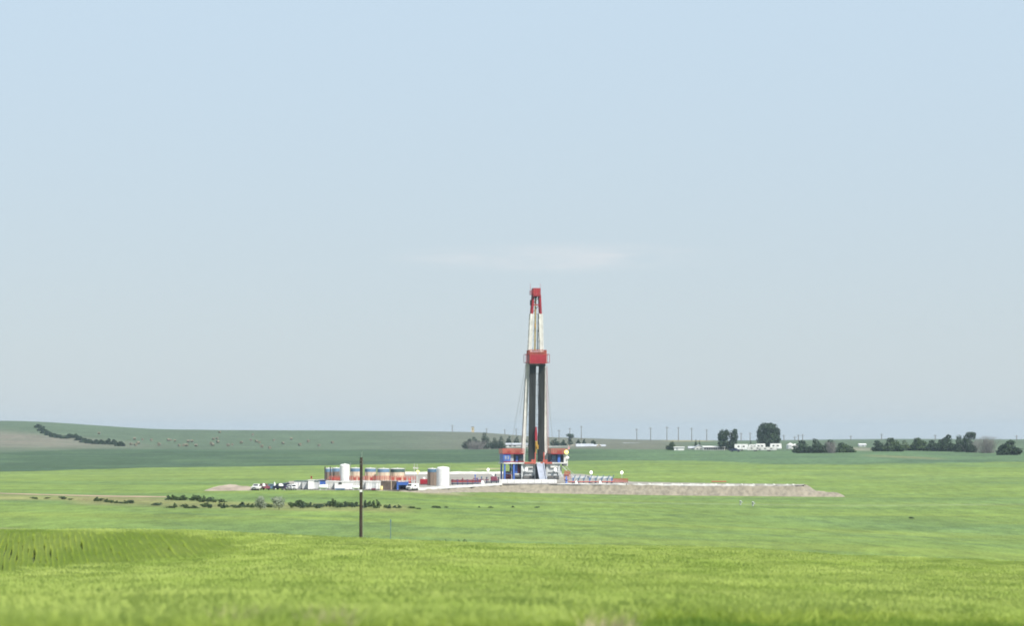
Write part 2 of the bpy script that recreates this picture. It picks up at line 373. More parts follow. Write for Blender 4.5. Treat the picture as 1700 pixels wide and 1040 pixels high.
# thin darker wheel lines in the mid crop
tl = 0
for (a0, b0, a1, b1, s_) in ((150, 845, 700, 873, 1.6), (480, 868, 1150, 893, 1.4), (850, 846, 1040, 872, 1.5), (1080, 850, 1180, 868, 2.2), (900, 868, 1500, 902, 1.3), (1200, 872, 1700, 903, 1.4),
                           (1330, 883, 1750, 914, 1.8), (1280, 858, 1420, 872, 2.0), (1000, 885, 1330, 908, 1.6), (250, 850, 330, 884, 1.5), (1420, 868, 1700, 885, 1.5)):
    rr = np.interp(PXv, [a0, a1], [b0, b1]); tl = np.maximum(tl, np.exp(-((ROWv - rr) / s_) ** 2) * smooth(PXv, a0 - 40, a0 + 60) * smooth(PXv, a1 + 40, a1 - 60))
put(0.55 * tl * (RR > 300) * (RR < 620) * (0.7 + 0.5 * wob(30, 22)), c_mid2 * 0.72 + np.array((0, 0.004, 0.016)))
put(0.45 * np.exp(-((ROWv - np.interp(PXv, [900, 1100, 1400, 1700], [834, 836, 840, 838])) / 1.0) ** 2) * (PXv > 860) * (RR > 400) * (RR < 640), np.array((0.19, 0.24, 0.14)))
# far field and hills
put(smooth(RR * jit, DB * 0.995, DB * 1.005), c_far)
put(0.7 * smooth(PXv, 880, 1150) * (RR > DB * jit), c_far * 1.75 + np.array((0.02, 0.024, 0.004)))
put(0.5 * smooth(wob(120, 31), 0.05, 0.3) * (RR > DB * jit), c_far * 1.5 + np.array((0.01, 0.008, 0)))
put(0.4 * smooth(wobd(45, 33, 1.6), 0.1, 0.5) * (RR > DB * jit), c_far * 1.7)
put(0.3 * smooth(wob(90, 32), 0.05, 0.35) * (RR > DB * jit) * (RR < DB2), c_teal * 0.85)
put(smooth(RR * jit, DB2 * 0.985, DB2 * 1.02), c_hill)
put(0.6 * smooth(wob(160, 41), 0, 0.35) * (RR > DB2), c_hill * 1.2)
pk = smooth(PXv, 330, 60) * np.exp(-((ROWv - np.interp(PXv, [0, 250], [730, 741])) / np.interp(PXv, [0, 260], [15, 4])) ** 4) * (RR > 1300) * (RR < 2700)
put(0.85 * pk * (0.8 + 0.4 * wob(70, 42)), c_hillpink)
put(0.7 * smooth(PXv, 560, 860) * smooth(PXv, 1180, 1080) * (RR > DB2) * (RR < 2700), np.array((0.125, 0.120, 0.095)))
put(0.7 * np.exp(-((PXv - 1145) / 40) ** 4) * (RR > 2100) * (RR < 2800), np.array((0.26, 0.235, 0.12)))
strip(1400, 1450, [(1400, 746), (1450, 747)], 3, np.array((0.30, 0.26, 0.2)), 0.6, 1200, 1900)
strip(1440, 1560, [(1440, 757), (1600, 764)], 1.8, c_dry, 0.45, 1000, 1500)
put(0.5 * (RR > 3000), np.array((0.10, 0.12, 0.10)))

nr_, nc_ = GX.shape
me = bpy.data.meshes.new('ground')
verts = np.stack([GX, GY, GH + ZC], -1).reshape(-1, 3)
ii = np.arange(nr_ - 1)[:, None] * nc_; jj = np.arange(nc_)[None, :]; jn = (jj + 1) % nc_
quads = np.stack([ii + jj, ii + jn, ii + nc_ + jn, ii + nc_ + jj], -1).reshape(-1, 4)[:, ::-1]
cap = np.arange(nc_)
me.vertices.add(len(verts)); me.vertices.foreach_set('co', verts.ravel())
nq = len(quads)
me.loops.add(nq * 4 + nc_); me.loops.foreach_set('vertex_index', np.concatenate([quads.ravel(), cap[::-1]]).astype(np.int32))
me.polygons.add(nq + 1); me.polygons.foreach_set('loop_start', np.concatenate([np.arange(nq) * 4, [nq * 4]]).astype(np.int32))
me.polygons.foreach_set('use_smooth', np.ones(nq + 1, bool)); me.update(calc_edges=True)
at = me.color_attributes.new('field', 'FLOAT_COLOR', 'POINT')
at.data.foreach_set('color', np.concatenate([col.reshape(-1, 3), np.ones((len(verts), 1))], 1).astype(np.float32).ravel())
ground = bpy.data.objects.new('ground', me); C.objects.link(ground); tag(ground, kind='structure')
gm = bpy.data.materials.new('crop_fields'); gm.use_nodes = True; t = gm.node_tree; pb = t.nodes['Principled BSDF']
pb.inputs['Roughness'].default_value = 0.95; pb.inputs['Specular IOR Level'].default_value = 0.1
ca = t.nodes.new('ShaderNodeVertexColor'); ca.layer_name = 'field'
g = t.nodes.new('ShaderNodeNewGeometry')
def gnoise(scale, st, detail=4):
    m_ = t.nodes.new('ShaderNodeMapping'); m_.inputs['Scale'].default_value = st; t.links.new(g.outputs['Position'], m_.inputs[0])
    n_ = t.nodes.new('ShaderNodeTexNoise'); n_.inputs['Scale'].default_value = scale; n_.inputs['Detail'].default_value = detail
    t.links.new(m_.outputs[0], n_.inputs[0]); return n_
n1 = gnoise(0.9, (0.5, 0.10, 0.5)); n2 = gnoise(0.05, (1, 0.6, 1), 6); n3 = gnoise(3.0, (1, 0.25, 1), 3)
def mrange(src, a, b, c, d):
    m_ = t.nodes.new('ShaderNodeMapRange'); m_.inputs[1].default_value = a; m_.inputs[2].default_value = b; m_.inputs[3].default_value = c; m_.inputs[4].default_value = d
    t.links.new(src, m_.inputs[0]); return m_.outputs[0]
def mth(op, a, b):
    m_ = t.nodes.new('ShaderNodeMath'); m_.operation = op; t.links.new(a, m_.inputs[0]); t.links.new(b, m_.inputs[1]); return m_.outputs[0]
f_ = mth('MULTIPLY', mth('MULTIPLY', mrange(n1.outputs[0], 0.3, 0.7, 0.80, 1.20), mrange(n2.outputs[0], 0.3, 0.7, 0.84, 1.16)), mrange(n3.outputs[0], 0.3, 0.7, 0.78, 1.22))
vm = t.nodes.new('ShaderNodeVectorMath'); vm.operation = 'SCALE'; t.links.new(ca.outputs[0], vm.inputs[0]); t.links.new(f_, vm.inputs['Scale'])
t.links.new(vm.outputs[0], pb.inputs['Base Color'])
me.materials.append(gm)

# ------------------------------------------------------------------ the drilling pad, its soil bank, mounds, track
PAD = ZC - 11.25
def bump3(x, y, seed=0):
    return (math.sin(x * .9 + seed) + math.sin(y * .7 + 1.3 * seed + x * .3) + math.sin(x * 2.1 - y * 1.3 + seed * 2) * .6 + math.sin(x * 4.7 + y * 3.1) * .35) / 2.9
pad_pts = [(478, 598), (600, 600), (690, 604), (760, 640), (830, 672), (925, 672), (1040, 668), (1180, 662), (1330, 656), (1337, 676), (1180, 690), (1050, 712), (965, 862), (665, 864), (480, 720)]
poly = [(X(p, d), d) for p, d in pad_pts]
dense = []
for (a, b) in zip(poly, poly[1:] + poly[:1]):
    L = math.hypot(b[0] - a[0], b[1] - a[1]); n = max(1, int(L / 1.2))
    for k in range(n): dense.append((a[0] + (b[0] - a[0]) * k / n, a[1] + (b[1] - a[1]) * k / n))
def norms(pts):
    out = []
    n = len(pts)
    for i in range(n):
        a = pts[(i - 3) % n]; b = pts[(i + 3) % n]; dx, dy = b[0] - a[0], b[1] - a[1]; L = math.hypot(dx, dy); out.append((dy / L, -dx / L))
    return out
nn = norms(dense)
m = MB(); vs = []; N = len(dense); KS = 8
for k in range(KS):
    for (p, q) in zip(dense, nn):
        t_ = k / (KS - 1); base = min(gz(p[0] + q[0] * 4.2, p[1] + q[1] * 4.2), PAD) - 0.25
        hgt = PAD - base; off = (0.3 + 4.2 * t_ * min(1, hgt / 1.6))
        jx = 0.75 * bump3(p[0] * 1.3, p[1] * 1.3 + k * 0.6, 2) if 0 < k < KS - 1 else 0
        z = PAD - hgt * (t_ ** 0.85) + (0.22 * bump3(p[0] * 1.4, k * 2.0 + p[1], 5) if k < KS - 1 else 0)
        vs.append((p[0] + q[0] * (off + jx), p[1] + q[1] * (off + jx), z))
fs = []
for k in range(KS - 1):
    for i in range(N):
        j = (i + 1) % N; fs.append((k * N + j, k * N + i, (k + 1) * N + i, (k + 1) * N + j))
m._add(vs, fs, True); o = m.build('earth_bank', M['soil']); tag(o, kind='structure')
m = MB(); m._add([(p[0], p[1], PAD + 0.12) for p in poly], [tuple(range(len(poly)))]); o = m.build('gravel_pad', M['gravel']); tag(o, kind='structure')

def mound(name, px0, px1, d, dep, h, seed, m_):
    x0, x1 = X(px0, d), X(px1, d); mb = MB(); nx, ny = 40, 14; vs = []; fs = []
    for j in range(ny + 1):
        for i in range(nx + 1):
            u = i / nx; v = j / ny; x = x0 + (x1 - x0) * u; y = d - dep / 2 + dep * v
            e = max(0, math.sin(math.pi * u)) ** 0.6 * max(0, math.sin(math.pi * v)) ** 0.8
            vs.append((x, y, gz(x, y) - 0.15 + h * e * (0.85 + 0.25 * bump3(x * .8, y * .8, seed))))
    for j in range(ny):
        for i in range(nx): a = j * (nx + 1) + i; fs.append((a, a + 1, a + nx + 2, a + nx + 1))
    mb._add(vs, fs, True); o = mb.build(name, m_); return tag(o, kind='structure')
mound('soil_mound', 340, 432, 606, 12, 1.5, 1, M['mound'])
mound('soil_mound', 1315, 1402, 656, 7, 1.7, 4, M['soil'])
def ribbon(name, pts, wdt, m_, lift=0.05):
    mb = MB(); vs = []; fs = []
    P = []
    for (a, b) in zip(pts[:-1], pts[1:]):
        for k in range(14): s_ = k / 14; P.append((a[0] + (b[0] - a[0]) * s_, a[1] + (b[1] - a[1]) * s_))
    P.append(pts[-1])
    for i, p in enumerate(P):
        wd = wdt * (0.8 + 0.3 * bump3(p[0] * .3, p[1] * .2, 3))
        for s_ in (-1, -.33, .33, 1): x, y = p[0], p[1] + s_ * wd; vs.append((x, y, gz(x, y) + lift))
    for i in range(len(P) - 1):
        for k in range(3): a = i * 4 + k; fs.append((a, a + 4, a + 5, a + 1))
    mb._add(vs, fs, True); o = mb.build(name, m_); return tag(o, kind='structure')
ribbon('dirt_track', [(X(-260, 575), 575), (X(-60, 572), 572), (X(80, 560), 560), (X(190, 549), 549), (X(278, 545), 545)], 5.5, M['track'])

# ------------------------------------------------------------------ haze: one closed box of even, thin air round everything
hb = MB().box(-9900, 9900, -9900, 9900, -7, 56)
hm = bpy.data.materials.new('haze_air'); hm.use_nodes = True; hm.node_tree.nodes.clear()
ho = hm.node_tree.nodes.new('ShaderNodeOutputMaterial'); hv = hm.node_tree.nodes.new('ShaderNodeVolumePrincipled')
hv.inputs['Color'].default_value = (0.61, 0.77, 0.91, 1); hv.inputs['Density'].default_value = 0.000075; hv.inputs['Anisotropy'].default_value = 0.1
hm.node_tree.links.new(hv.outputs[0], ho.inputs['Volume'])
tag(hb.build('haze', hm), kind='stuff')
#PART2
# ------------------------------------------------------------------ the drilling rig
RD = 690.0; S = RD / F; RZ = zrow(804, RD) - 0.02
def rx(px): return (px - 890) * S
def rzz(row): return (804 - row) * S
rig = thing('drilling_rig', (X(890, RD) , RD + 6, PAD + 0.10), 'tall red and white drilling rig with dark racks of pipe in its mast', 'drilling rig', rz=R(8))
OZ = RZ - (PAD + 0.10)
def Z(row): return rzz(row) * (RD + 6) / RD + OZ
def XX(px): return rx(px) * (RD + 6) / RD / math.cos(R(8))
def lattice(mb, p0, p1, wx, dy, bay, c=0.16, b=0.09):
    p0 = Vector(p0); p1 = Vector(p1); L = (p1 - p0).length; n = max(1, round(L / bay))
    cs_ = [Vector((sx * wx / 2, sy * dy / 2, 0)) for sx, sy in ((-1, -1), (1, -1), (1, 1), (-1, 1))]
    for q in cs_: mb.beam(p0 + q, p1 + q, c)
    for k in range(n):
        a = p0.lerp(p1, k / n); e = p0.lerp(p1, (k + 1) / n)
        for i in range(4):
            q0, q1 = cs_[i], cs_[(i + 1) % 4]
            mb.beam(a + q0, a + q1, b)
            if k % 2: q0, q1 = q1, q0
            mb.beam(a + q0, e + q1, b)
# mast legs: red head, white upper length, long white lower length
lx = lambda row: np.interp(row, [478, 493, 522, 583, 605, 690, 768], [886, 885.6, 883.2, 880.0, 876.8, 872, 868.2])
rxx = lambda row: np.interp(row, [478, 493, 522, 583, 605, 690, 768], [895.5, 896.3, 897.8, 899.0, 903.2, 905.6, 907.4])
for nm, r0, r1, mm_, wx, cth in (('upper_mast_leg', 522.5, 490, 'red', 0.42, 0.16), ('middle_mast_leg', 585, 522, 'mast', 0.62, 0.2), ('lower_mast_leg', 772, 604, 'mast', 0.56, 0.2)):
    for fn, side in ((lx, 0), (rxx, 1)):
        mb = MB(); lattice(mb, (XX(fn(r0)), 0.4, Z(r0)), (XX(fn(r1)), 0.4 if r1 > 500 else 0.3, Z(r1)), wx + (0.12 if side and r0 == 585 else 0), 1.7 if r1 > 500 else 1.3, 1.35, cth, 0.11)
        if r0 != 522:
            a_ = Vector((XX(fn(r0)), 0.4, Z(r0))); b_ = Vector((XX(fn(r1)), 0.4 if r1 > 500 else .3, Z(r1))); k_ = wx * (.46 if r0 == 585 else .40)
            for yy in (-.88, .88): mb._add([a_ + Vector((-k_, yy, 0)), a_ + Vector((k_, yy, 0)), b_ + Vector((k_, yy, 0)), b_ + Vector((-k_, yy, 0)), a_ + Vector((-k_, yy + .03, 0)), a_ + Vector((k_, yy + .03, 0)), b_ + Vector((k_, yy + .03, 0)), b_ + Vector((-k_, yy + .03, 0))], [(0, 1, 2, 3), (7, 6, 5, 4), (0, 4, 5, 1), (1, 5, 6, 2), (2, 6, 7, 3), (3, 7, 4, 0)])
        if r0 == 772:
            mb.box(XX(fn(r0)) - .5, XX(fn(r0)) + .5, -.6, 1.4, Z(775), Z(771))
        mb.build(nm, M[mm_], rig)
mb = MB()
for row in (507,): mb.beam((XX(lx(row)), -.3, Z(row)), (XX(rxx(row)), -.3, Z(row)), 0.22); mb.beam((XX(lx(row)), 1, Z(row)), (XX(rxx(row)), 1, Z(row)), 0.2)
for a, b in ((522, 507), (507, 494)): mb.beam((XX(lx(a)), 1.0, Z(a)), (XX(rxx(b)), 1.0, Z(b)), 0.12)
mb.build('head_brace', M['red'], rig)
for row in (522, 536, 550, 565, 580, 622, 640, 658, 674, 690, 706, 722, 738, 754): MB().beam((XX(lx(row)), 1.2, Z(row)), (XX(rxx(row)), 1.2, Z(row)), 0.11).build('back_girt', M['grey'], rig)
for a, b in ((536, 522), (565, 550), (658, 622), (690, 674), (722, 706), (754, 738)):
    MB().beam((XX(lx(a)), 1.25, Z(a)), (XX(rxx(b)), 1.25, Z(b)), 0.07).build('diagonal_brace', M['grey'], rig)
# crown block
crown = MB().bbox(XX(884.3), XX(897), -1.1, 1.5, Z(493), Z(479.5), .06).build('crown_block', M['red'], rig)
mb = MB()
for px in (885.5, 889.8, 894): mb.box(XX(px), XX(px + .6), -1.16, -1.105, Z(491), Z(480.5))
mb.build('stiffener', M['orange'], crown)
mb = MB(); mb.prism([(XX(887), Z(493)), (XX(893), Z(493)), (XX(891), Z(496.5)), (XX(889), Z(496.5))], -.4, .6); mb.build('sheave_cluster', M['dark'], rig)
mb = MB(); mb.box(XX(880.5), XX(884.2), -1, 1.2, Z(490.4), Z(489.6))
for px in (880.6, 882.4, 884):
    for y in (-1, 1.1): mb.beam((XX(px), y, Z(490)), (XX(px), y, Z(483.5)), 0.07)
for row in (483.6, 486.5):
    for y in (-1, 1.1): mb.beam((XX(880.5), y, Z(row)), (XX(884.2), y, Z(row)), 0.07)
    mb.beam((XX(880.6), -1, Z(row)), (XX(880.6), 1.1, Z(row)), 0.07)
mb.build('crown_platform', M['red'], rig)
for px in (881, 897.4): MB().tube((XX(px), 0, Z(482)), (XX(px), 0, Z(471.5)), 0.045, 0.03).build('antenna', M['red'], rig)
mb = MB().bbox(XX(881), XX(883.2), .2, .9, Z(508), Z(499), .05); mb.build('junction_box', M['dark'], rig)
# drilling line and hoses in the open window of the mast
mb = MB()
for k, px in enumerate((888.0, 889.0, 890.0)): mb.tube((XX(px + .8), .2 + .12 * k, Z(496)), (XX(px - .4), .1 + .1 * k, Z(583)), 0.075)
mb.build('drilling_line', M['rope'], rig)
mb = MB()
mb.bbox(XX(887.6), XX(890.2), -.15, .35, Z(546), Z(538), .05)
mb.build('line_guide', M['yellow'], rig)
mb = MB().path([(XX(894.5), .6, Z(522)), (XX(894.0), .6, Z(550)), (XX(893.2), .6, Z(565)), (XX(893.5), .6, Z(584))], 0.10); mb.build('standpipe_hose', M['slate'], rig)
# racking board
rb = MB(); fx0, fx1, by0, by1 = XX(876.3), XX(904.6), -3.2, 1.9; z0, z1, z2 = Z(604.6), Z(590.5), Z(583)
board = MB().box(fx0, fx1, by0, by1, z0 - .1, z0 + .1).build('racking_board', M['red'], rig)
n = 9
for i in range(n):
    a = fx0 + (fx1 - fx0) * i / n; b = fx0 + (fx1 - fx0) * (i + 1) / n
    MB().box(a + .02, b - .02, by0, by0 + .06, z0 + .1, z1).build('windwall_panel', M['red'], board)
for i in range(5):
    a = by0 + (by1 - by0) * i / 5; b = by0 + (by1 - by0) * (i + 1) / 5
    for x in (fx0, fx1 - .06): MB().box(x, x + .06, a + .08, b - .02, z0 + .1, z1).build('windwall_panel', M['red'], board)
for i in range(6):
    a = fx0 + (fx1 - fx0) * i / 6; b = fx0 + (fx1 - fx0) * (i + 1) / 6
    MB().box(a + .02, b - .02, by1 - .06, by1, z0 + .1, z2 - .3).build('windwall_panel', M['red'], board)
mb = MB()
for i in range(13):
    a = fx0 + .03 + (fx1 - fx0 - .06) * i / 12; mb.beam((a, by0 + .1, z0), (a, by0 + .1, z2), 0.09)
    a2 = by0 + (by1 - by0) * i / 12
    for x in (fx0 + .1, fx1 - .1): mb.beam((x, a2, z0), (x, a2, z2), 0.09)
for row in (583.2, 586.8, 590.2):
    for y in (by0 + .1, by1 - .1): mb.beam((fx0, y, Z(row)), (fx1, y, Z(row)), 0.14)
    for x in (fx0 + .1, fx1 - .1): mb.beam((x, by0, Z(row)), (x, by1, Z(row)), 0.14)
mb.build('guard_rail', M['orange'], board)
for xa, xb in ((XX(871.2), fx0), (fx1, XX(910.2))):
    mb = MB(); x = xa if xa < fx0 else xb
    for y in (-2.4, 1.2):
        for row in (590, 603.5): mb.beam((xa, y, Z(row)), (xb, y, Z(row)), 0.1)
        mb.beam((x, y, Z(590)), (x, y, Z(603.5)), 0.1)
    mb.beam((x, -2.4, Z(590)), (x, 1.2, Z(590)), 0.1); mb.beam((x, -2.4, Z(603.5)), (x, 1.2, Z(603.5)), 0.1)
    mb.build('outrigger_frame', M['red'], rig)
mb = MB().box(XX(878.5), XX(904.5), -1.6, .3, Z(609.5), Z(606)); mb.build('pipe_finger_frame', M['dark'], rig)
# racked drill pipe: two banks of tall stands
for xa0, xb0, xa1, xb1 in ((879.2, 888.6, 877.2, 886.6), (894.4, 903.4, 892.6, 902.0)):
    mb = MB()
    for i in range(11):
        for j in range(5):
            u = i / 10; y = -1.5 + .24 * j + random.uniform(-.03, .03)
            mb.tube((XX(xa1 + (xb1 - xa1) * u), y, Z(768)), (XX(xa0 + (xb0 - xa0) * u), y + .1, Z(607 - random.uniform(-1.5, 1.5))), 0.066, None, 5, True, True)
    tag(mb.build('racked_pipe', M['pipe'], rig), kind='stuff')
# travelling block, hook, top drive
tb = MB(); tb.prism([(XX(886.4), Z(733)), (XX(889.3), Z(733)), (XX(889.9), Z(722)), (XX(888.8), Z(710)), (XX(887.2), Z(710)), (XX(886.1), Z(722))], -2.4, -1.9)
tb.build('travelling_block', M['red'], rig)
tb = MB(); tb.bbox(XX(886.6), XX(890.4), -2.5, -1.8, Z(743), Z(734), .08); tb.bbox(XX(889), XX(892), -2.4, -1.9, Z(747), Z(740), .06); tb.tube((XX(887.8), -2.1, Z(754)), (XX(887.8), -2.1, Z(742)), 0.16); tb.build('top_drive', M['yellow'], rig)
tb = MB()
for k in (-.12, .12): tb.tube((XX(887.8) + k, -2.1, Z(711)), (XX(889.5) + k, -1.8, Z(606)), 0.022)
tb.build('block_line', M['steel'], rig)
tb = MB().path([(XX(889), -2.1, Z(738)), (XX(891.5), -2.0, Z(720)), (XX(892.3), -1.9, Z(690)), (XX(891), -1.8, Z(650)), (XX(892.5), -1.7, Z(620))], 0.045); tb.build('kelly_hose', M['dark'], rig)
for px0, r0, px1, r1, y1 in ((876, 606, 866, 690, 3), (907, 606, 909.5, 690, 3), (874, 606, 852, 756, 6), (908, 606, 926, 756, 6)):
    MB().tube((XX(px0), 1, Z(r0)), (XX(px1), y1, Z(r1)), 0.035).build('guy_wire', M['steel'], rig)
for px, c in ((909.2, 'orange'),):
    mb = MB()
    for k in (-.14, .14): mb.beam((XX(907.5) + k, -.7, Z(610)), (XX(910) + k, -.7, Z(756)), 0.045)
    for k in range(36): zz = Z(611) + (Z(756) - Z(611)) * k / 35; xk = XX(907.5) + (XX(910) - XX(907.5)) * k / 35; mb.beam((xk - .14, -.7, zz), (xk + .14, -.7, zz), 0.05)
    mb.build('mast_ladder', M[c], rig)
# substructure boxes, floor, ramp
for nm, a, b in (('left', 862, 884.5), ('right', 903, 925)):
    mb = MB(); x0, x1 = XX(a), XX(b); zb, zt = Z(797.5), Z(771)
    for x in (x0 + .15, x1 - .15):
        for y in (-4, 3): mb.beam((x, y, zb), (x, y, zt), 0.4)
    for zz in (zb + .2, (zb + zt) / 2, zt - .2):
        for y in (-4.02, 3.02): mb.beam((x0, y, zz), (x1, y, zz), 0.3)
        for x in (x0 + .15, x1 - .15): mb.beam((x, -4, zz), (x, 3, zz), 0.3)
    sb = mb.build('substructure_box', M['grey'], rig)
    MB().box(x0 + .1, x1 - .1, -3.88, 2.6, zb + (zt - zb) * .26, zt - .1).build('panel', M['grey'], sb)
    MB().box(x0 + (x1 - x0) * .3, x1 - .5, -4.25, -4.1, zt - .95, zt - .1).build('white_plate', M['offwhite'], sb)
    hp = MB()
    for k in range(4): hp.tube((x0 + .3, -4.4, zb + .25 * k + .1), (x1 - .2, -4.4, zb + .25 * k + .15), 0.1)
    hp.build('pipe', M['dark'], sb)
fl = MB().box(XX(832), XX(938), -4.6, 4.5, Z(771), Z(768.8)).build('drill_floor', M['offwhite'], rig)
for k in range(12):
    a = 866 + (912 - 866) * k / 12; b = 866 + (912 - 866) * (k + 1) / 12
    if 885 < (a + b) / 2 < 894: continue
    MB().box(XX(a) + .03, XX(b) - .03, -4.75, -4.62, Z(771), Z(764 if (876 < a < 886 or 896 < a < 904) else 768.2)).build('toe_board', M['orange'], rig)
for px in (884.3, 898.6): MB().box(XX(px) - .13, XX(px) + .13, -4.7, -4.4, Z(770), Z(752)).build('ramp_post', M['orange'], rig)
x0, x1 = XX(886.4), XX(897.6); x2, x3 = XX(888.5), XX(899.5)
vrv = [(x0, -4.7, Z(770)), (x1, -4.7, Z(770)), (x3, -7.6, Z(797)), (x2, -7.6, Z(797))]
vr = MB(); vr._add(vrv + [(p[0], p[1] + .3, p[2] - .15) for p in vrv], [(3, 2, 1, 0), (4, 5, 6, 7), (0, 1, 5, 4), (1, 2, 6, 5), (2, 3, 7, 6), (3, 0, 4, 7)])
ramp = vr.build('pipe_ramp', M['ramp'], rig)
for p, q in ((0, 3), (1, 2)):
    e = MB(); e.beam(Vector(vrv[p]) + Vector((0, -.1, .1)), Vector(vrv[q]) + Vector((0, -.1, .1)), 0.22); e.build('ramp_edge', M['ramp'], ramp)
MB().box(XX(882.5), XX(904.5), -1.5, 2.5, Z(797), Z(772)).build('gap_shade_block', M['dark'], rig)  # dark block stands in for the shade in the gap behind the ramp
# driller's cabin and doghouse to either side, blue legs, machinery
dh = MB().box(XX(832), XX(843.5), -4.4, 1.8, Z(769), Z(755)).build('doghouse', M['blue'], rig)
for px in (834.2, 838.6): MB().box(XX(px), XX(px + 2.8), -4.46, -4.405, Z(764), Z(758)).build('window', M['ramp'], dh)
MB().box(XX(843.6), XX(849), -3.8, 1.5, Z(769), Z(755)).build('cable_house', M['offwhite'], rig)
mb = MB()
for i in range(3): mb.box(XX(844.2 + 1.6 * i), XX(845.1 + 1.6 * i), -3.9, -3.82, Z(768), Z(757))
mb.build('louvre', M['grey'], rig)
drk = MB().box(XX(849.2), XX(866), -3.4, 1.8, Z(769), Z(755)).build('drawworks_house', M['navy'], rig)
MB().box(XX(853.5), XX(857), -3.6, -3.42, Z(769), Z(758)).build('door', M['blue'], drk)
MB().box(XX(858), XX(865), -4.2, -3.45, Z(769), Z(762.5)).build('winch_guard', M['dark'], drk)
dh2 = MB().box(XX(910.5), XX(921.8), -3.6, 1.8, Z(769), Z(755.5)).build('engine_house', M['navy'], rig)
MB().box(XX(912.5), XX(919), -3.68, -3.62, Z(764), Z(758)).build('window', M['slate'], dh2)
MB().box(XX(922), XX(926.2), -4.0, 1.2, Z(774), Z(755.5)).build('blue_locker', M['blue'], rig)
MB().box(XX(926.4), XX(931.8), -3.3, 1.5, Z(769), Z(755.5)).build('dark_locker', M['dark'], rig)
MB().box(XX(932), XX(938.6), -4.1, -.8, Z(774.5), Z(757.5)).build('control_cabinet', M['offwhite'], rig)
for a, b in ((831, 866), (911, 937.5)):
    ro = MB().box(XX(a), XX(b), -4.6, 2.2, Z(755), Z(753.6)).build('roof_deck', M['red'], rig)
    mb = MB(); x0, x1 = XX(a), XX(b); nn_ = int((b - a) / 2.4)
    for i in range(nn_ + 1):
        x = x0 + (x1 - x0) * i / nn_
        for y in (-4.5, 2.1): mb.beam((x, y, Z(754)), (x, y, Z(746.6)), 0.10)
    for row in (746.6, 749.2, 751.8):
        for y in (-4.5, 2.1): mb.beam((x0, y, Z(row)), (x1, y, Z(row)), 0.13)
        for x in (x0, x1): mb.beam((x, -4.5, Z(row)), (x, 2.1, Z(row)), 0.13)
    mb.build('guard_rail', M['orange'], ro)
    n_ = 5 if a == 831 else 3
    for i in range(n_):
        if i % 2 == 0: continue
        xa = x0 + (x1 - x0) * i / n_; xb = x0 + (x1 - x0) * (i + 1) / n_
        MB().box(xa + .05, xb - .05, -4.4, -4.34, Z(753.4), Z(749.5 if (i % 2) else 751)).build('rail_sheet', M['orange'], ro)
for px, yy in ((834.2, -4.2), (849.3, -4.2), (834.2, 1.6), (849.3, 1.6)):
    MB().box(XX(px) - .19, XX(px) + .19, yy - .19, yy + .19, Z(798), Z(771)).build('support_leg', M['blue'], rig)
mb = MB(); mb.beam((XX(840), -4.1, Z(771)), (XX(848.5), -4.1, Z(780)), 0.16); mb.beam((XX(835), -4.1, Z(787)), (XX(848), -4.1, Z(787)), 0.14); mb.build('knee_brace', M['slate'], rig)
mb = MB(); mb.beam((XX(832), -4.5, Z(767.5)), (XX(866), -4.5, Z(767.5)), 0.18); mb.build('edge_pipe', M['red'], rig)
mb = MB().box(XX(936.5) - .05, XX(936.5) + .05, -4.3, -4.2, Z(758), Z(750)); mb.build('lamp_post', M['grey'], rig)
MB().sphere((XX(935.6), -4.5, Z(752)), 0.50, 14, 8, (1, .7, 1)).build('yellow_lamp', M['lamp_y'], rig)
MB().sphere((XX(938.6), -4.5, Z(761)), 0.22, 10, 6).build('lamp', M['lamp_w'], rig)
for px, r in ((869.6, 780), (917.2, 780.5)):
    MB().sphere((XX(px), -4.75, Z(r)), 0.33, 12, 8, (1, .7, 1)).build('lamp', M['lamp_w'], rig)
fg = MB().beam((XX(939), -4, Z(757)), (XX(939), -4, Z(742)), 0.07).build('flag_pole', M['grey'], rig)
f = MB(); f._add([(XX(939), -4, Z(742.3)), (XX(941.5), -4.1, Z(742.8)), (XX(942), -4, Z(746.6)), (XX(939), -4, Z(747)), (XX(939), -3.97, Z(742.3)), (XX(941.5), -4.07, Z(742.8)), (XX(942), -3.97, Z(746.6)), (XX(939), -3.97, Z(747))],
    [(0, 1, 2, 3), (7, 6, 5, 4), (0, 4, 5, 1), (1, 5, 6, 2), (2, 6, 7, 3)]); f.build('flag', M['pinkcloth'], fg)
# machinery under the left deck and to the right of the floor
mc = MB().bbox(XX(838), XX(847), -2, 2.5, Z(798), Z(784), .1); mc.tube((XX(839), -2.4, Z(790)), (XX(846.5), -2.4, Z(790)), .5, None, 10); mc.build('mud_pump_body', M['maroon'], rig)
mc = MB().bbox(XX(851.5), XX(860), -2.6, 2, Z(790), Z(772), .1); mc.box(XX(855), XX(861), -3, -2.6, Z(788), Z(778)); mc.build('winch_body', M['maroon'], rig)
mc = MB(); mc.box(XX(852), XX(856), -3.3, -2.8, Z(786), Z(771)); mc.build('winch_motor', M['blue'], rig)
mc = MB(); mc.tube((XX(848), -3.2, Z(793)), (XX(866), -3.2, Z(793)), .6, None, 12); mc.build('hydraulic_tank', M['dark'], rig)
mc = MB().box(XX(851), XX(862), -3.5, -3.1, Z(789.3), Z(786.8)); mc.build('walkway_edge', M['offwhite'], rig)
st = MB(); 
for k in range(9): st.box(XX(929) + .42 * k, XX(929) + .42 * (k + 1), -4.2, -3, Z(775) - .42 * k - .08, Z(775) - .42 * k)
st.beam((XX(929), -4.2, Z(775)), (XX(929) + 3.8, -4.2, Z(775) - 3.8), 0.14); st.beam((XX(929), -4.2, Z(769)), (XX(929) + 3.8, -4.2, Z(769) - 3.8), 0.08); st.build('stairway', M['grey'], rig)
lb = MB(); 
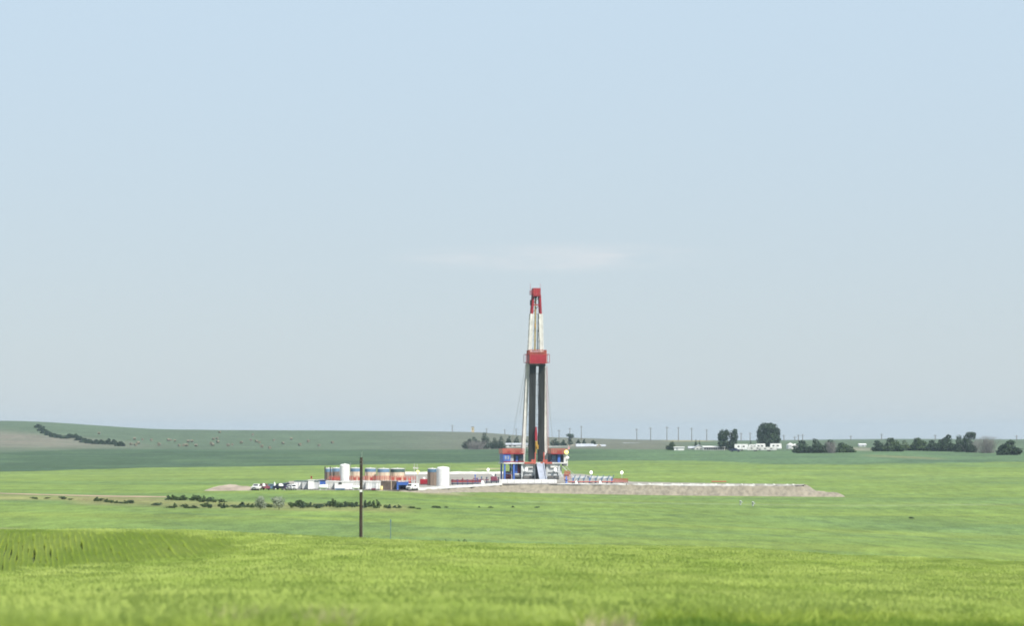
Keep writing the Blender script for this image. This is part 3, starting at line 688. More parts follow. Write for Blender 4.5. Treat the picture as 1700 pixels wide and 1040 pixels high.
for row in (783.5, 786, 788.5): lb.beam((XX(932.5), -4.4, Z(row)), (XX(942), -4.4, Z(row)), 0.14)
for k in range(5): lb.beam((XX(932.5 + 2.35 * k), -4.4, Z(797)), (XX(932.5 + 2.35 * k), -4.4, Z(783.5)), 0.1)
lb.build('landing_rail', M['orange'], rig)
lb = MB().box(XX(925), XX(940.5), -4.2, -1, Z(792.5), Z(789)); lb.build('landing', M['grey'], rig)
lb = MB().box(XX(926), XX(929), -3.6, -1.2, Z(789), Z(776)); lb.build('fan_housing', M['grey'], rig)

# ------------------------------------------------------------------ things around the rig
def P(px, d, z=None): return Vector((X(px, d), d, PAD + 0.12 if z is None else z))
sk = thing('skid_box', P(876.5, 684), 'long white skid box lying at the foot of the drilling rig', 'skid')
w_ = (924 - 829) / F * 684
MB().bbox(-w_ / 2, w_ / 2, -.8, .8, .12, .98, .04).build('box', M['white'], sk)
for i in range(9): x = -w_ / 2 + .4 + i * (w_ - .8) / 8; MB().box(x - .06, x + .06, -.87, -.805, .12, .95).build('rib', M['offwhite'], sk)
MB().box(-w_ / 2 - .05, w_ / 2 + .05, -.7, .7, 0, .12).build('runner', M['grey'], sk)

def light_mast(px, d, toprow, label, yellow=False, group='lamp posts on the drilling pad'):
    z0 = PAD + .12; h = zrow(toprow, d) - z0; t = thing('lamp_post', P(px, d), label, 'lamp post', group)
    MB().tube((0, 0, 0), (0, 0, h - .2), .05, .035).build('pole', M['grey'], t)
    MB().box(-.3, .3, -.3, .3, 0, .12).build('base', M['dark'], t)
    MB().sphere((0, -.05, h), .40, 12, 8, (.85, .7, 1.0)).build('lamp', M['lamp_y' if yellow else 'lamp_w'], t)
light_mast(981.2, 690, 785.2, 'white lamp on a thin post above the blue pipe racks')
light_mast(1032, 694, 785.4, 'white lamp on a thin post above the orange fence right of the pipe racks')
light_mast(810.5, 700, 780.5, 'white lamp on a thin post just left of the rig')
light_mast(694, 662, 784.6, 'yellow lamp on a thin post between the tan tanks and the brown tank', True)
for px, top, lab in ((688, 772, 'thin grey mast with crossbar left of the yellow lamp'), (692.6, 772.5, 'thin grey mast with crossbar close behind the yellow lamp')):
    d = 664; h = zrow(top, d) - PAD - .12; t = thing('vent_mast', P(px, d), lab, 'mast')
    MB().tube((0, 0, 0), (0, 0, h), .06, .045).build('pole', M['offwhite'], t); MB().box(-.28, .28, -.05, .05, h - .9, h - .6).build('crossbar', M['offwhite'], t)
    MB().sphere((0, 0, h), .12, 8, 6).build('cap', M['grey'], t)

# pipe racks right of the rig
for i, px in enumerate((951, 959.5, 968.5, 978.5, 988.5, 998, 1007.5, 1015)):
    d = 688; t = thing('pipe_rack', P(px, d), 'dark blue steel pipe rack with a slanted arm, %s from the left of eight' % ORD[i], 'pipe rack', 'blue pipe racks right of the rig')
    MB().box(-.16, .16, -2, 2, .05, .25).build('foot', M['slate'], t)
    MB().beam((0, -1.2, .2), (0, -1.2, 1.35), .2).build('post', M['blue' if i in (0, 3, 7) else 'slate'], t)
    MB().beam((-.05, -1.2, .5), (.55, -1.2, 2.0), .18).build('arm', M['slate'], t)
    mb = MB(); mb.beam((-.5, -1.2, 1.0), (.3, -1.2, 1.15), .14); mb.build('cross_arm', M['slate'], t)
t = thing('pipe_bundle', P(975, 686.5), 'red pipes lying lengthways along the foot of the blue racks', 'pipes')
for k in range(6): MB().tube((X(943, 686) - X(975, 686), -.5 + .26 * k, .38), (X(1020, 686) - X(975, 686), -.5 + .26 * k, .38), .12, None, 8).build('pipe', M['orange' if k in (0, 3) else 'maroon' if k % 2 else 'grey'], t)
MB().box(-3, -2.8, -.7, 1.1, 0, .25).build('sleeper', M['dark'], t); MB().box(3.2, 3.4, -.7, 1.1, 0, .25).build('sleeper', M['dark'], t)
t = thing('pipe_bundle', P(983, 690.5), 'grey pipes resting across the arms of the blue racks', 'pipes')
for k in range(4): MB().tube((X(950, 690) - X(983, 690), .1 * k, 1.12 + .14 * k), (X(1016, 690) - X(983, 690), .1 * k, 1.12 + .14 * k), .08, None, 8).build('pipe', M['grey'], t)
t = thing('valve_stack', P(940, 682.5), 'purple blue valve stack standing right of the rig stairs', 'valves')
MB().lathe([(.3, 0), (.3, .35), (.16, .4), (.16, .7), (.32, .75), (.32, 1.0), (.14, 1.05), (.14, 1.7), (.02, 1.75)], 10).build('body', M['blue'], t)
MB().tube((-.5, 0, .85), (.5, 0, .85), .13, None, 8).build('crosspipe', M['maroon'], t)
t = thing('plastic_fence', P(1030, 690), 'orange mesh safety fence right of the pipe racks', 'fence')
xs = [X(p, 690) - X(1030, 690) for p in np.linspace(1017, 1042, 8)]
for x in xs: MB().beam((x, 0, 0), (x, 0, 1.25), .07).build('post', M['farwood'], t)
mb = MB()
for k in range(10): mb.beam((xs[0], -.04, .2 + .1 * k), (xs[-1], -.04, .2 + .1 * k), .035)
for k in range(60): x = xs[0] + (xs[-1] - xs[0]) * k / 59; mb.beam((x, -.06, .2), (x, -.06, 1.1), .025)
tag(mb.build('mesh', M['orange'], t), kind='stuff')
def lump(name, px, d, wpx, hpx, label, m_, cat='sack', group=None, z=None):
    s_ = d / F; mb = MB(); rr = random.random() * 9; wv, hv_ = wpx * s_, hpx * s_
    prof = []; n = 10; vs = []; fs = []
    for k in range(5):
        ph = k / 4 * math.pi / 2
        for i in range(n):
            a = 2 * math.pi * i / n; q = 1 + .16 * math.sin(3 * a + rr + k) + .08 * math.sin(5 * a + 2 * rr)
            vs.append((wv / 2 * max(.06, math.cos(ph)) * q * math.cos(a), wv / 2.4 * max(.06, math.cos(ph)) * q * math.sin(a), hv_ * math.sin(ph) * (1 + .1 * math.sin(2 * a + rr))))
    for k in range(4):
        for i in range(n): j = (i + 1) % n; fs.append((k * n + i, k * n + j, k * n + n + j, k * n + n + i))
    fs.append(tuple(4 * n + i for i in range(n))); mb._add(vs, fs, True)
    o = mb.build(name, M[m_]); o.location = P(px, d) if z is None else Vector((X(px, d), d, z)); return tag(o, label, cat, group)
lump('tarp_heap', 800.5, 668, 9, 7, 'rounded heap under a white tarp on the pad left of the rig', 'white', 'tarp heap')
for px, l in ((956.5, 'first from the left'), (996, 'second from the left')): lump('bulk_bag', px, 679, 5, 5, 'white bulk bag sitting in front of the pipe racks, ' + l, 'white', 'bag', 'white bags by the pipe racks')
# white liner along the edge of the pad, laid over a low bund
def liner(pts, label, hh, wob_=.12, name='liner_bund', m_='plastic'):
    mb = MB(); vs = []; fs = []; Pn = []
    for a, b in zip(pts[:-1], pts[1:]):
        n = max(2, int((Vector(b) - Vector(a)).length / .5))
        for k in range(n): Pn.append(Vector(a).lerp(Vector(b), k / n))
    Pn.append(Vector(pts[-1])); o0 = Pn[0].copy()
    for i, p in enumerate(Pn):
        d_ = (Pn[min(i + 1, len(Pn) - 1)] - Pn[max(i - 1, 0)]).normalized(); nrm = Vector((d_.y, -d_.x, 0))
        h = hh * (1 + wob_ * bump3(p.x * 1.7, p.y * 1.7, 1) * 2)
        for q, zz in ((.7, -.1), (.45, h * .6), (.15, h), (-.2, h * .95), (-.6, -.05)): v = p + nrm * q + Vector((0, 0, zz)) - o0; vs.append(tuple(v))
    for i in range(len(Pn) - 1):
        for k in range(4): a = i * 5 + k; fs.append((a, a + 1, a + 6, a + 5))
    mb._add(vs, fs, True); o = mb.build(name, M[m_]); o.location = o0; return tag(o, label, 'liner')
def pp(px, d, dz=0.0): return (X(px, d), d, PAD + .05 + dz)
liner([pp(690, 606), pp(760, 640), pp(830, 672.5)], 'white plastic liner bund along the pad edge left of the rig', .42, .10)
liner([pp(926, 673), pp(1000, 670.5), pp(1040, 668.5)], 'low white liner bund in front of the blue pipe racks', .35, .3)
liner([pp(1041, 668.5), pp(1180, 662.5), pp(1320, 657)], 'long white liner bund on the soil bank right of the pipe racks', .22, .6)
liner([pp(672, 858), pp(760, 862), pp(850, 862)], 'white liner bund along the far edge of the pad behind the brown and white tanks', .75, .06)
for i, (px, wv) in enumerate(((1060, 5), (1078, 6), (1098, 5), (1116, 4), (1131, 6), (1146, 4), (1168, 5), (1188, 4), (1207, 6), (1231, 4), (1250, 5), (1270, 4), (1284, 5), (1306, 5), (1316, 5))):
    d = 668.5 + (px - 1041) * (657 - 668.5) / 279
    lump('sandbag', px, d - .1, wv, 2.4, 'pale sandbag on the white liner bund, %s from the left' % ORD[i], 'plastic', 'sandbag', 'sandbags along the white liner', PAD + .16)
t = thing('pipe_bundle', P(1193, 664.5), 'short red pipes lying on the white liner bund at the right', 'pipes')
for k in range(3): MB().tube((-1.7, .22 * k, .78), (1.7, .22 * k + .1, .78), .11, None, 8).build('pipe', M['orange'], t)
# manifold and pump left of the rig
t = thing('pump_unit', P(820, 676), 'maroon pump unit on dark blue legs left of the rig with a white dome', 'pump')
MB().bbox(-.75, .75, -.8, .8, .75, 1.75, .1).build('housing', M['maroon'], t)
for sx in (-.6, .6):
    for sy in (-.6, .6): MB().box(sx - .1, sx + .1, sy - .1, sy + .1, 0, .75).build('leg', M['navy'], t)
MB().box(-.85, .85, -.85, .85, .62, .8).build('frame', M['navy'], t)
MB().sphere((-.25, -.3, 2.05), .36, 12, 8).build('dome', M['white'], t)
MB().tube((.4, 0, 1.7), (.4, 0, 2.4), .12, None, 8).build('stack', M['navy'], t)
t = thing('pipe_manifold', P(774, 664), 'low red and blue pipe manifold on the pad right of the white tank', 'manifold')
xa = X(749, 664) - X(774, 664); xb = X(799, 664) - X(774, 664)
for k, (zz, yy, mm_) in enumerate(((.35, 0, 'navy'), (.75, .3, 'red'), (1.05, .6, 'maroon'))): MB().tube((xa, yy, zz), (xb, yy, zz), .14, None, 8).build('pipe', M[mm_], t)
for k in range(6):
    x = xa + (xb - xa) * (k + .3) / 6
    MB().tube((x, .3, 0), (x, .3, 1.15 + .5 * (k % 3 == 2)), .1, None, 8).build('riser', M['blue' if k % 2 else 'maroon'], t)
    MB().lathe([(.02, 1.2), (.26, 1.22), (.26, 1.28), (.02, 1.3)], 10, (x, .3)).build('handwheel', M['red'], t)
for i, (px, hgt, mm_) in enumerate(((789, 13, 'blue'), (799.5, 10, 'slate'), (808, 9, 'navy'), (827.5, 9, 'navy'))):
    d = 690; t = thing('valve_post', P(px, d), ['blue valve post, first of four left of the rig', 'slate valve post above the white tarp heap', 'dark valve post under the white lamp left of the rig', 'dark valve post close against the rig left corner'][i], 'valve', 'valve posts left of the rig')
    h = hgt * d / F; MB().tube((0, 0, 0), (0, 0, h), .14, .1, 8).build('post', M[mm_], t); MB().tube((-.5, 0, h * .6), (.5, 0, h * .6), .12, None, 8).build('crosspipe', M['maroon'], t); MB().sphere((0, 0, h), .2, 8, 6).build('head', M[mm_], t)

# ------------------------------------------------------------------ tanks
def tank(px0, px1, d, toprow, label, m_, band=None, dome=.16, group=None, name='storage_tank'):
    r = (px1 - px0) / F * d / 2; base = PAD + .12; h = zrow(toprow, d) - base
    t = thing(name, P((px0 + px1) / 2, d), label, 'tank', group)
    hb_ = h - dome - (.75 if band else 0)
    MB().lathe([(r, 0), (r, hb_)], 28).build('shell', M[m_], t)
    if band: MB().lathe([(r * 1.01, hb_), (r * 1.01, h - dome)], 28).build('band', M[band], t)
    MB().lathe([(r * (1.03 if band else 1.0), h - dome), (r * .97, h - dome * .6), (r * .84, h - dome * .22), (r * .5, h - dome * .05), (.05, h)], 28).build('roof', M['offwhite' if band else m_], t)
    lad = MB()
    for k in (-.2, .2): lad.beam((r + .12, k, .1), (r + .12, k, h + .3), .06)
    for k in range(int(h / .35)): lad.beam((r + .12, -.2, .3 + .35 * k), (r + .12, .2, .3 + .35 * k), .04)
    lad.build('ladder', M['steel'], t)
    if band:
        n = 9
        for k in range(n):
            a = 2 * math.pi * (k + .3) / n; MB().box(-.05, .05, -.05, .05, 0, hb_).build('stave', M[m_], t).location = (math.cos(a) * (r + .02), math.sin(a) * (r + .02), 0)
    MB().tube((0, 0, h - .05), (0, 0, h + .14), .12, None, 8).build('vent', M['offwhite'], t)
    return t
GT = 'banded tanks behind the red walkway'
tank(540.5, 552, 655, 777.5, 'brown tank with blue band at the left end of the tank row', 'tank_brown', 'tank_blue', group=GT)
tank(551.5, 567, 658, 777, 'brown tank with blue band just left of the tall white tank', 'tank_brown', 'tank_blue', group=GT)
tank(582, 600.5, 655, 777, 'tan tank with blue band just right of the tall white tank', 'tank_tan', 'tank_blue', group=GT)
tank(606, 624.5, 657, 777.5, 'tan tank with blue band, second to the right of the tall white tank', 'tank_tan', 'tank_blue', group=GT)
tank(627, 647, 655, 778, 'tan tank with blue band, third to the right of the tall white tank', 'tank_tan', 'tank_blue', group=GT)
tank(648.5, 672, 657, 778, 'wide pale tank with dark green band at the right end of the tank row', 'tank_tan', 'greenroof', group=GT)
tank(564.5, 581, 640, 771, 'tall clean white tank standing before the tan tanks', 'white', None, .42, name='upright_tank')
tank(710, 725.5, 660, 778, 'brown tank with dark blue band beside the single white tank', 'tank_brown', 'slate')
tank(725, 746.3, 652, 775.5, 'single white tank with rounded top beside the brown tank', 'white', None, .45, name='upright_tank')
for px, l in ((540, 'dark post at the left end of the tank row'), (548.8, 'dark post between the two brown tanks')):
    h = zrow(776, 650) - PAD; t = thing('steel_post', P(px, 650), l, 'post'); MB().box(-.12, .12, -.12, .12, 0, h).build('shaft', M['dark'], t); MB().box(-.22, .22, -.22, .22, 0, .1).build('foot', M['dark'], t)
# red walkway in front of the tanks
t = thing('steel_walkway', P(615, 640), 'red railed steel walkway running in front of the tanks', 'walkway')
d = 640; za = zrow(798.5, d) - PAD - .12; zb = zrow(791.5, d) - PAD - .12
xs = [X(p, d) - X(615, d) for p in np.linspace(548, 690, 37)]
for i in range(36): MB().box(xs[i] + .02, xs[i + 1] - .02, -.5, .5, za - .1, za).build('deck_plate', M['grey'], t)
for x in xs[::3]: MB().box(x - .07, x + .07, -.45, -.31, 0, za - .1).build('leg', M['maroon'], t)
for yy in (-.5, .5):
    for x in xs: MB().beam((x, yy, za), (x, yy, zb), .07).build('rail_post', M['orange'], t)
    for f_ in (.35, .7, 1): MB().beam((xs[0], yy, za + (zb - za) * f_), (xs[-1], yy, za + (zb - za) * f_), .10).build('rail', M['orange'], t)
    for i in list(range(1, 7)) + [10, 12, 17, 26, 28, 29, 31]: MB().box(xs[i] + .04, xs[i + 1] - .04, yy - .02, yy + .02, za + .05, za + (zb - za) * .68).build('kick_panel', M['red' if i % 4 == 1 else 'orange'], t)
mb = MB(); xl = X(536, d) - X(615, d)
for k in range(6): u = k / 5; mb.box(xl + (xs[0] - xl) * u - .15, xl + (xs[0] - xl) * u + .15, -.5, .5, za * u - .05 if u else 0, za * u + .02)
for f_ in (0, .8): mb.beam((xl, -.5, f_), (xs[0], -.5, za + f_), .08)
mb.build('stairs', M['orange'], t)
for px, hpx, l in ((517.5, 7, 'small orange marker post above the green roofed trailers'),):
    d = 640; h = zrow(792, d) - PAD; t = thing('marker_post', P(px, d), l, 'post'); MB().beam((0, 0, 0), (0, 0, h), .1).build('stake', M['orange'], t); MB().box(-.18, .18, -.05, .05, h - .5, h).build('board', M['orange'], t)
rk = thing('brine_heater', P(704, 668), 'small red unit with white cap left of the brown tank', 'heater')
MB().bbox(-.9, .9, -.7, .7, .15, 1.3, .08).build('body', M['red'], rk); MB().lathe([(.35, 1.3), (.35, 1.6), (.05, 1.75)], 12).build('cap', M['offwhite'], rk); MB().box(-1, 1, -.8, .8, 0, .15).build('skid', M['dark'], rk)
rk = thing('stacked_hose_reel', P(681, 655), 'orange and white hose reel at the right end of the walkway', 'hose reel')
mb = MB().tube((-.3, 0, .9), (.3, 0, .9), .75, None, 14); mb.build('drum', M['orange'], rk)
for sx in (-.4, .4): MB().tube((sx - .04, 0, .9), (sx + .04, 0, .9), .95, None, 16).build('flange', M['offwhite'], rk)
MB().box(-.6, .6, -.6, .6, 0, .14).build('base', M['maroon'], rk)

# ------------------------------------------------------------------ site cabins
def cabin(px0, px1, d, toprow, dep, label, wallm='white', roofm='offwhite', doors=(), wins=(), ribs=0, name='site_cabin', cat='cabin', group='white site cabins at the left of the pad', rz=0):
    wv = (px1 - px0) / F * d; z0 = PAD + .12 if d > 597 else gz(X(px0, d), d); h = zrow(toprow, d) - z0
    t = thing(name, Vector((X((px0 + px1) / 2, d), d + dep / 2, z0)), label, cat, group, rz)
    wl = MB().box(-wv / 2, wv / 2, -dep / 2, dep / 2, .18, h - .16).build('wall', M[wallm], t)
    MB().bbox(-wv / 2 - .06, wv / 2 + .06, -dep / 2 - .08, dep / 2 + .06, h - .16, h, .03).build('roof', M[roofm], t)
    for sx in (-.6, .6): MB().box(sx * wv / 2 - .1, sx * wv / 2 + .1, -dep / 2 + .05, dep / 2, 0, .18).build('skid', M['dark'], t)
    for u in doors:
        x = -wv / 2 + u * wv; dr = MB().box(x - .42, x + .42, -dep / 2 - .05, -dep / 2 - .003, .22, min(2.2, h - .25)).build('door', M['grey'], t); MB().box(x + .28, x + .34, -dep / 2 - .09, -dep / 2 - .053, 1.1, 1.25).build('handle', M['dark'], dr)
    for u in wins:
        x = -wv / 2 + u * wv; fr = MB().box(x - .42, x + .42, -dep / 2 - .04, -dep / 2 - .003, 1.1, 1.75).build('window', M['offwhite'], t); MB().box(x - .34, x + .34, -dep / 2 - .055, -dep / 2 - .043, 1.17, 1.68).build('pane', M['glass'], fr)
    for k in range(ribs):
        x = -wv / 2 + (k + .5) * wv / ribs; MB().box(x - .05, x + .05, -dep / 2 - .07, -dep / 2 - .002, .2, h - .2).build('rib', M['grey' if k % 2 else 'offwhite'], t)
    return t
cabin(489, 503, 607, 799, 5, 'white site cabin with dark green roof, leftmost of the cabins', roofm='greenroof', ribs=3)
cabin(502.6, 512, 606, 799, 5, 'narrow grey white site cabin with dark green roof between two cabins', wallm='offwhite', roofm='greenroof', doors=(.5,))
cabin(512, 521, 604, 797.5, 4, 'tall plain white hut between the green roofed cabins', ribs=0)
cabin(521, 529, 606, 799, 5, 'narrow grey cabin with dark green roof left of the blue container', wallm='grey', roofm='greenroof')
cabin(529, 541.5, 618, 798, 6, 'blue container with its top above a white van', wallm='blue', roofm='navy', name='shipping_container', cat='container', group=None, ribs=0)
cabin(541, 556, 607, 799.5, 5, 'white grey cabin with ribbed front right of the blue container', wallm='offwhite', ribs=4)
cabin(556, 586.5, 604, 800, 3.2, 'long clean white cabin in the middle of the row below the tall white tank', wins=(.3,))
cabin(586.5, 607, 606, 799.5, 4, 'ribbed white cabin behind the wooden utility pole', wallm='offwhite', ribs=6)
cabin(607.5, 632, 605, 800, 4, 'ribbed white cabin at the right end, beside the brown boarded bin', ribs=5, doors=(.55,))
# brown boarded bin
t = thing('boarded_bin', P(646.5, 606), 'dark brown boarded bin with pale posts beside the blue shed', 'bin')
d = 606; wv = (661 - 632) / F * d; h = zrow(798.5, d) - PAD - .12
for k in range(20):
    x = -wv / 2 + wv * k / 20; mb = MB(); mb.box(x + .015, x + wv / 20 - .015, -.07 + random.uniform(-.02, .02), .03, .05, h - random.uniform(0, .1)); mb.build('board', M['slats'], t)
MB().box(-wv / 2, wv / 2, .04, 3, .03, h - .2).build('core', M['dark'], t)
for u in (.02, .36, .62, .98): MB().box(-wv / 2 + wv * u - .07, -wv / 2 + wv * u + .07, -.18, -.1, 0, h + .05).build('post', M['tank_tan' if u == .62 else 'slats'], t)
# blue shed with an opening
t = thing('tool_shed', P(668.8, 606), 'blue open fronted shed with brown load inside', 'shed')
wv = (678.5 - 659.5) / F * 606; h = zrow(801, 606) - PAD - .12
for nm, bx_ in (('left_wall', (-wv / 2, -wv / 2 + .38, -1, 1.5, 0, h - .12)), ('right_wall', (wv / 2 - .3, wv / 2, -1, 1.5, 0, h - .12)), ('back_wall', (-wv / 2 + .39, wv / 2 - .31, 1.4, 1.5, 0, h - .12)), ('lintel', (-wv / 2 + .39, wv / 2 - .31, -1, -.9, h * .62, h - .12))):
    MB().box(*bx_).build(nm.split('_')[1] if '_' in nm else nm, M['blue'], t)
MB().bbox(-wv / 2 - .06, wv / 2 + .06, -1.08, 1.58, h - .12, h, .03).build('roof', M['blue'], t)
lump('soil_heap', 669, 606.4, 9, 3.4, 'small brown heap inside the blue open shed', 'slats', 'heap')
dr = MB().lathe([(.28, 0), (.30, .03), (.30, .42), (.28, .45), (.28, .8), (.05, .82)], 14).build('steel_drum', M['yellow']); dr.location = P(633.5, 602.5); tag(dr, 'pale yellow drum standing at the corner of the brown bin', 'drum')
dr.data.materials[0] = mat('pale_yellow_paint', (0.70, 0.58, 0.22), 0.5)

# ------------------------------------------------------------------ vehicles, seen end on
def vehicle(px, d, label, body, kind='pickup', front=True, rz=0, sc=1.0, w=1.95):
    z0 = PAD + .12 if d > 598 else gz(X(px, d), d)
    t = thing({'pickup': 'pickup_truck', 'van': 'van', 'suv': 'estate_car'}[kind], Vector((X(px, d), d + 2.7, z0)), label, {'pickup': 'pickup', 'van': 'van', 'suv': 'car'}[kind], 'vehicles parked left of the drilling pad', rz + (0 if front else math.pi))
    t.scale = (sc,) * 3; hw = w / 2; L = 2.7
    b = MB()
    if kind == 'van': prof = [(-L, .4), (-L, 1.0), (-L + .5, 1.15), (-L + 1.1, 2.0), (-L + 1.5, 2.1), (L, 2.1), (L, .4)]
    elif kind == 'suv': prof = [(-L + .2, .4), (-L + .2, .95), (-L + 1.3, 1.1), (-L + 1.9, 1.7), (-L + 2.3, 1.8), (L - .4, 1.75), (L - .2, 1.0), (L - .2, .4)]
    else: prof = [(-L, .45), (-L, 1.05), (-L + 1.5, 1.2), (-L + 2.1, 1.85), (-L + 2.4, 1.9), (-L + 3.5, 1.85), (-L + 3.7, 1.2), (L, 1.2), (L, .45)]
    n = len(prof)
    def inset(z): return hw - (0 if z < 1.15 else (z - 1.15) * .22)
    vs = [(-inset(z), y, z) for y, z in prof] + [(inset(z), y, z) for y, z in prof]
    b._add(vs, [tuple(range(n - 1, -1, -1)), tuple(range(n, 2 * n))] + [(i, (i + 1) % n, n + (i + 1) % n, n + i) for i in range(n)])
    b.build('body', M[body], t)
    k = 2 if kind != 'pickup' else 2
    (ya, zaa), (yb, zbb) = prof[k], prof[k + 1]
    ws = MB(); 
    def wp(u, v): y = ya + (yb - ya) * v; z = zaa + (zbb - zaa) * v; return (u * inset(z), y - .02, z + .015)
    ws._add([wp(-.88, .12), wp(.88, .12), wp(.86, .9), wp(-.86, .9)], [(0, 1, 2, 3)]); ws.build('windscreen', M['glass'], t)
    re = MB(); ye = prof[-3][0] if kind != 'pickup' else prof[5][0] + .12; z_ = 1.3 if kind != 'pickup' else 1.3
    re.box(-hw * .72, hw * .72, (L + .005) if kind == 'van' else (L - .28), (L + .02) if kind == 'van' else (L - .2), 1.25, 1.62) if kind != 'pickup' else re.box(-hw * .7, hw * .7, -L + 3.6, -L + 3.68, 1.32, 1.75)
    re.build('rear_window', M['glass'], t)
    for sx in (-1, 1):
        MB().box(sx * hw * .96 - (0 if sx > 0 else .03), sx * hw * .96 + (.03 if sx > 0 else 0), -.4, .9, 1.25, 1.6).build('side_window', M['glass'], t)
        MB().box(sx * hw * .78 - .16, sx * hw * .78 + .16, prof[0][0] - .03, prof[0][0] + .03, .78, .95).build('headlight', M['steel'], t)
        MB().box(sx * hw * .86 - .08, sx * hw * .86 + .08, prof[-1][0] - .02, prof[-1][0] + .03, .7, 1.0).build('tail_light', M['red'], t)
        for y in (-1.7, 1.6):
            wh = MB().tube((sx * (hw - .22), y, .38), (sx * (hw + .01), y, .38), .38, None, 14).build('tyre', M['rubber'], t)
            MB().tube((sx * (hw + .012), y, .38), (sx * (hw + .03), y, .38), .2, None, 10).build('rim', M['steel'], wh)
    MB().box(-hw * .95, hw * .95, prof[0][0] - .12, prof[0][0] - .005, .45, .62).build('bumper', M['steel'], t)
    MB().box(-hw * .5, hw * .5, prof[0][0] - .035, prof[0][0] - .003, .68, .98).build('grille', M['dark'], t)
    return t
vehicle(424.8, 600, 'white pickup parked at the left end beside the soil mound', 'white', 'pickup', True, R(-14), .66)
vehicle(436.5, 602, 'dark maroon pickup with white load beside the leftmost white pickup', 'maroon', 'pickup', False, R(28), .68)
lump('load_sack', 438.5, 602.8, 5, 4.5, 'white sack riding in the maroon pickup', 'white', 'sack', None, PAD + .9)
vehicle(449, 603, 'slate grey pickup between the maroon and dark blue pickups', 'slate', 'pickup', False, R(12), .62)
lump('grass_pile', 447, 611, 10, 9, 'light green leafy pile behind the slate grey pickup', 'leaf_light', 'pile')
lump('white_tote', 456.5, 610, 5, 12, 'small white tote raised behind the slate grey pickup', 'white', 'tote')
vehicle(464, 601, 'dark navy pickup in the middle of the parked vehicles', 'navy', 'pickup', False, R(52), .70)
lump('load_sack', 466.5, 602.8, 8, 4, 'broad white sack riding in the dark navy pickup', 'white', 'sack', None, PAD + .95)
vehicle(474, 604, 'dark blue car just right of the navy pickup', 'navy', 'suv', False, R(5), .78)
vehicle(480.3, 601, 'white car between the dark blue car and the white van', 'white', 'suv', True, R(-10), .58)
vehicle(486.3, 600, 'white van against the corner of the leftmost cabin', 'white', 'van', True, R(8), .56, 1.8)
def tank_h(px0, px1, d, hp, label):
    L_ = (px1 - px0) / F * d; r = hp / F * d / 2 * .86; z0 = PAD + .12 if d > 598 else gz(X((px0 + px1) / 2, d), d)
    t = thing('horizontal_tank', Vector((X((px0 + px1) / 2, d), d, z0)), label, 'tank', 'small white horizontal tanks'); zc = r + .22
    vs = []; fs = []; n = 16; pr = [(-L_ / 2, .05), (-L_ / 2 + r * .12, .55), (-L_ / 2 + r * .4, .88), (-L_ / 2 + r * .7, 1), (L_ / 2 - r * .7, 1), (L_ / 2 - r * .4, .88), (L_ / 2 - r * .12, .55), (L_ / 2, .05)]
    for x, q in pr:
        for i in range(n): a_ = 2 * math.pi * i / n; vs.append((x, r * q * math.cos(a_), zc + r * q * math.sin(a_)))
    for k in range(len(pr) - 1):
        for i in range(n): j = (i + 1) % n; fs.append((k * n + i, k * n + j, k * n + n + j, k * n + n + i))
    mb = MB(); mb._add(vs, fs, True); mb.build('shell', M['white'], t)
    for sx in (-.3, .3): MB().box(sx * L_ - .08, sx * L_ + .08, -r * .8, r * .8, 0, .3).build('saddle', M['grey'], t)
    MB().tube((0, 0, zc + r - .03), (0, 0, zc + r + .12), .12, None, 8).build('valve', M['grey'], t)
tank_h(529, 545.5, 600, 8.5, 'white horizontal tank in front of the blue container')
tank_h(585, 598.5, 600, 6.5, 'white horizontal tank just left of the wooden utility pole')
for nm, a, b, hp, mm_, lab in (('tool_box', 557, 573, 3, 'slate', 'low slate blue tool box in front of the long white cabin'), ('tool_box', 617, 624, 3, 'maroon', 'low maroon tool box in front of the ribbed cabin at the right end')):
    d = 601; w2 = (b - a) / F * d / 2; h = hp / F * d; t = thing(nm, P((a + b) / 2, d), lab, 'tool box', 'tool boxes by the cabins')
    MB().bbox(-w2, w2, -.4, .4, .06, h * .8, .03).build('body', M[mm_], t); MB().bbox(-w2 - .03, w2 + .03, -.43, .43, h * .8, h, .03).build('lid', M[mm_], t); MB().box(-w2 * .9, w2 * .9, -.35, .35, 0, .06).build('runner', M['dark'], t)
vehicle(684.5, 603, 'white van with dark windows beside the blue open shed', 'white', 'van', True, R(-30), .62)

# ------------------------------------------------------------------ the wooden utility pole on the crest and small things in the crop
d = 256.0; zt = zrow(760, d); zg = gz(X(599.5, d), d)
t = thing('utility_pole', Vector((X(599.5, d), d, zg - .4)), 'dark wooden utility pole rising from the near crop in front of the cabins', 'utility pole')
MB().tube((0, 0, 0), (0.02, 0, zt - zg + .4), .145, .118, 14).build('pole', M['polewood'], t)
hz = zt - zg + .4
MB().box(-.1, .13, -.17, -.13, hz - 3.05, hz - 2.85).build('sign_plate', M['white'], t)
mb = MB(); mb.path([(.15, .02, hz - .1), (.16, .03, hz - 2.4), (.2, .02, hz - 3.2), (.19, .02, 0)], .018); mb.build('ground_wire', M['steel'], t)
for zz in (.25, .6): MB().tube((.0, -.16, hz - zz), (.0, -.22, hz - zz), .03, None, 8).build('bolt', M['steel'], t)
MB().tube((0.08, 0, hz - .02), (.10, 0, hz + .5), .014).build('lightning_rod', M['steel'], t)
d = hit(649, 887, 290, 500); d = 330.0
t = thing('marker_post', Vector((X(649, d), d, gz(X(649, d), d) - .1)), 'thin grey marker post right of the wooden utility pole', 'post')
h = zrow(863, d) - gz(X(649, d), d) + .1; MB().tube((0, 0, 0), (0, 0, h), .032).build('stake', M['slate'], t); MB().box(-.06, .06, -.05, -.035, h - .35, h - .02).build('tag', M['slate'], t)
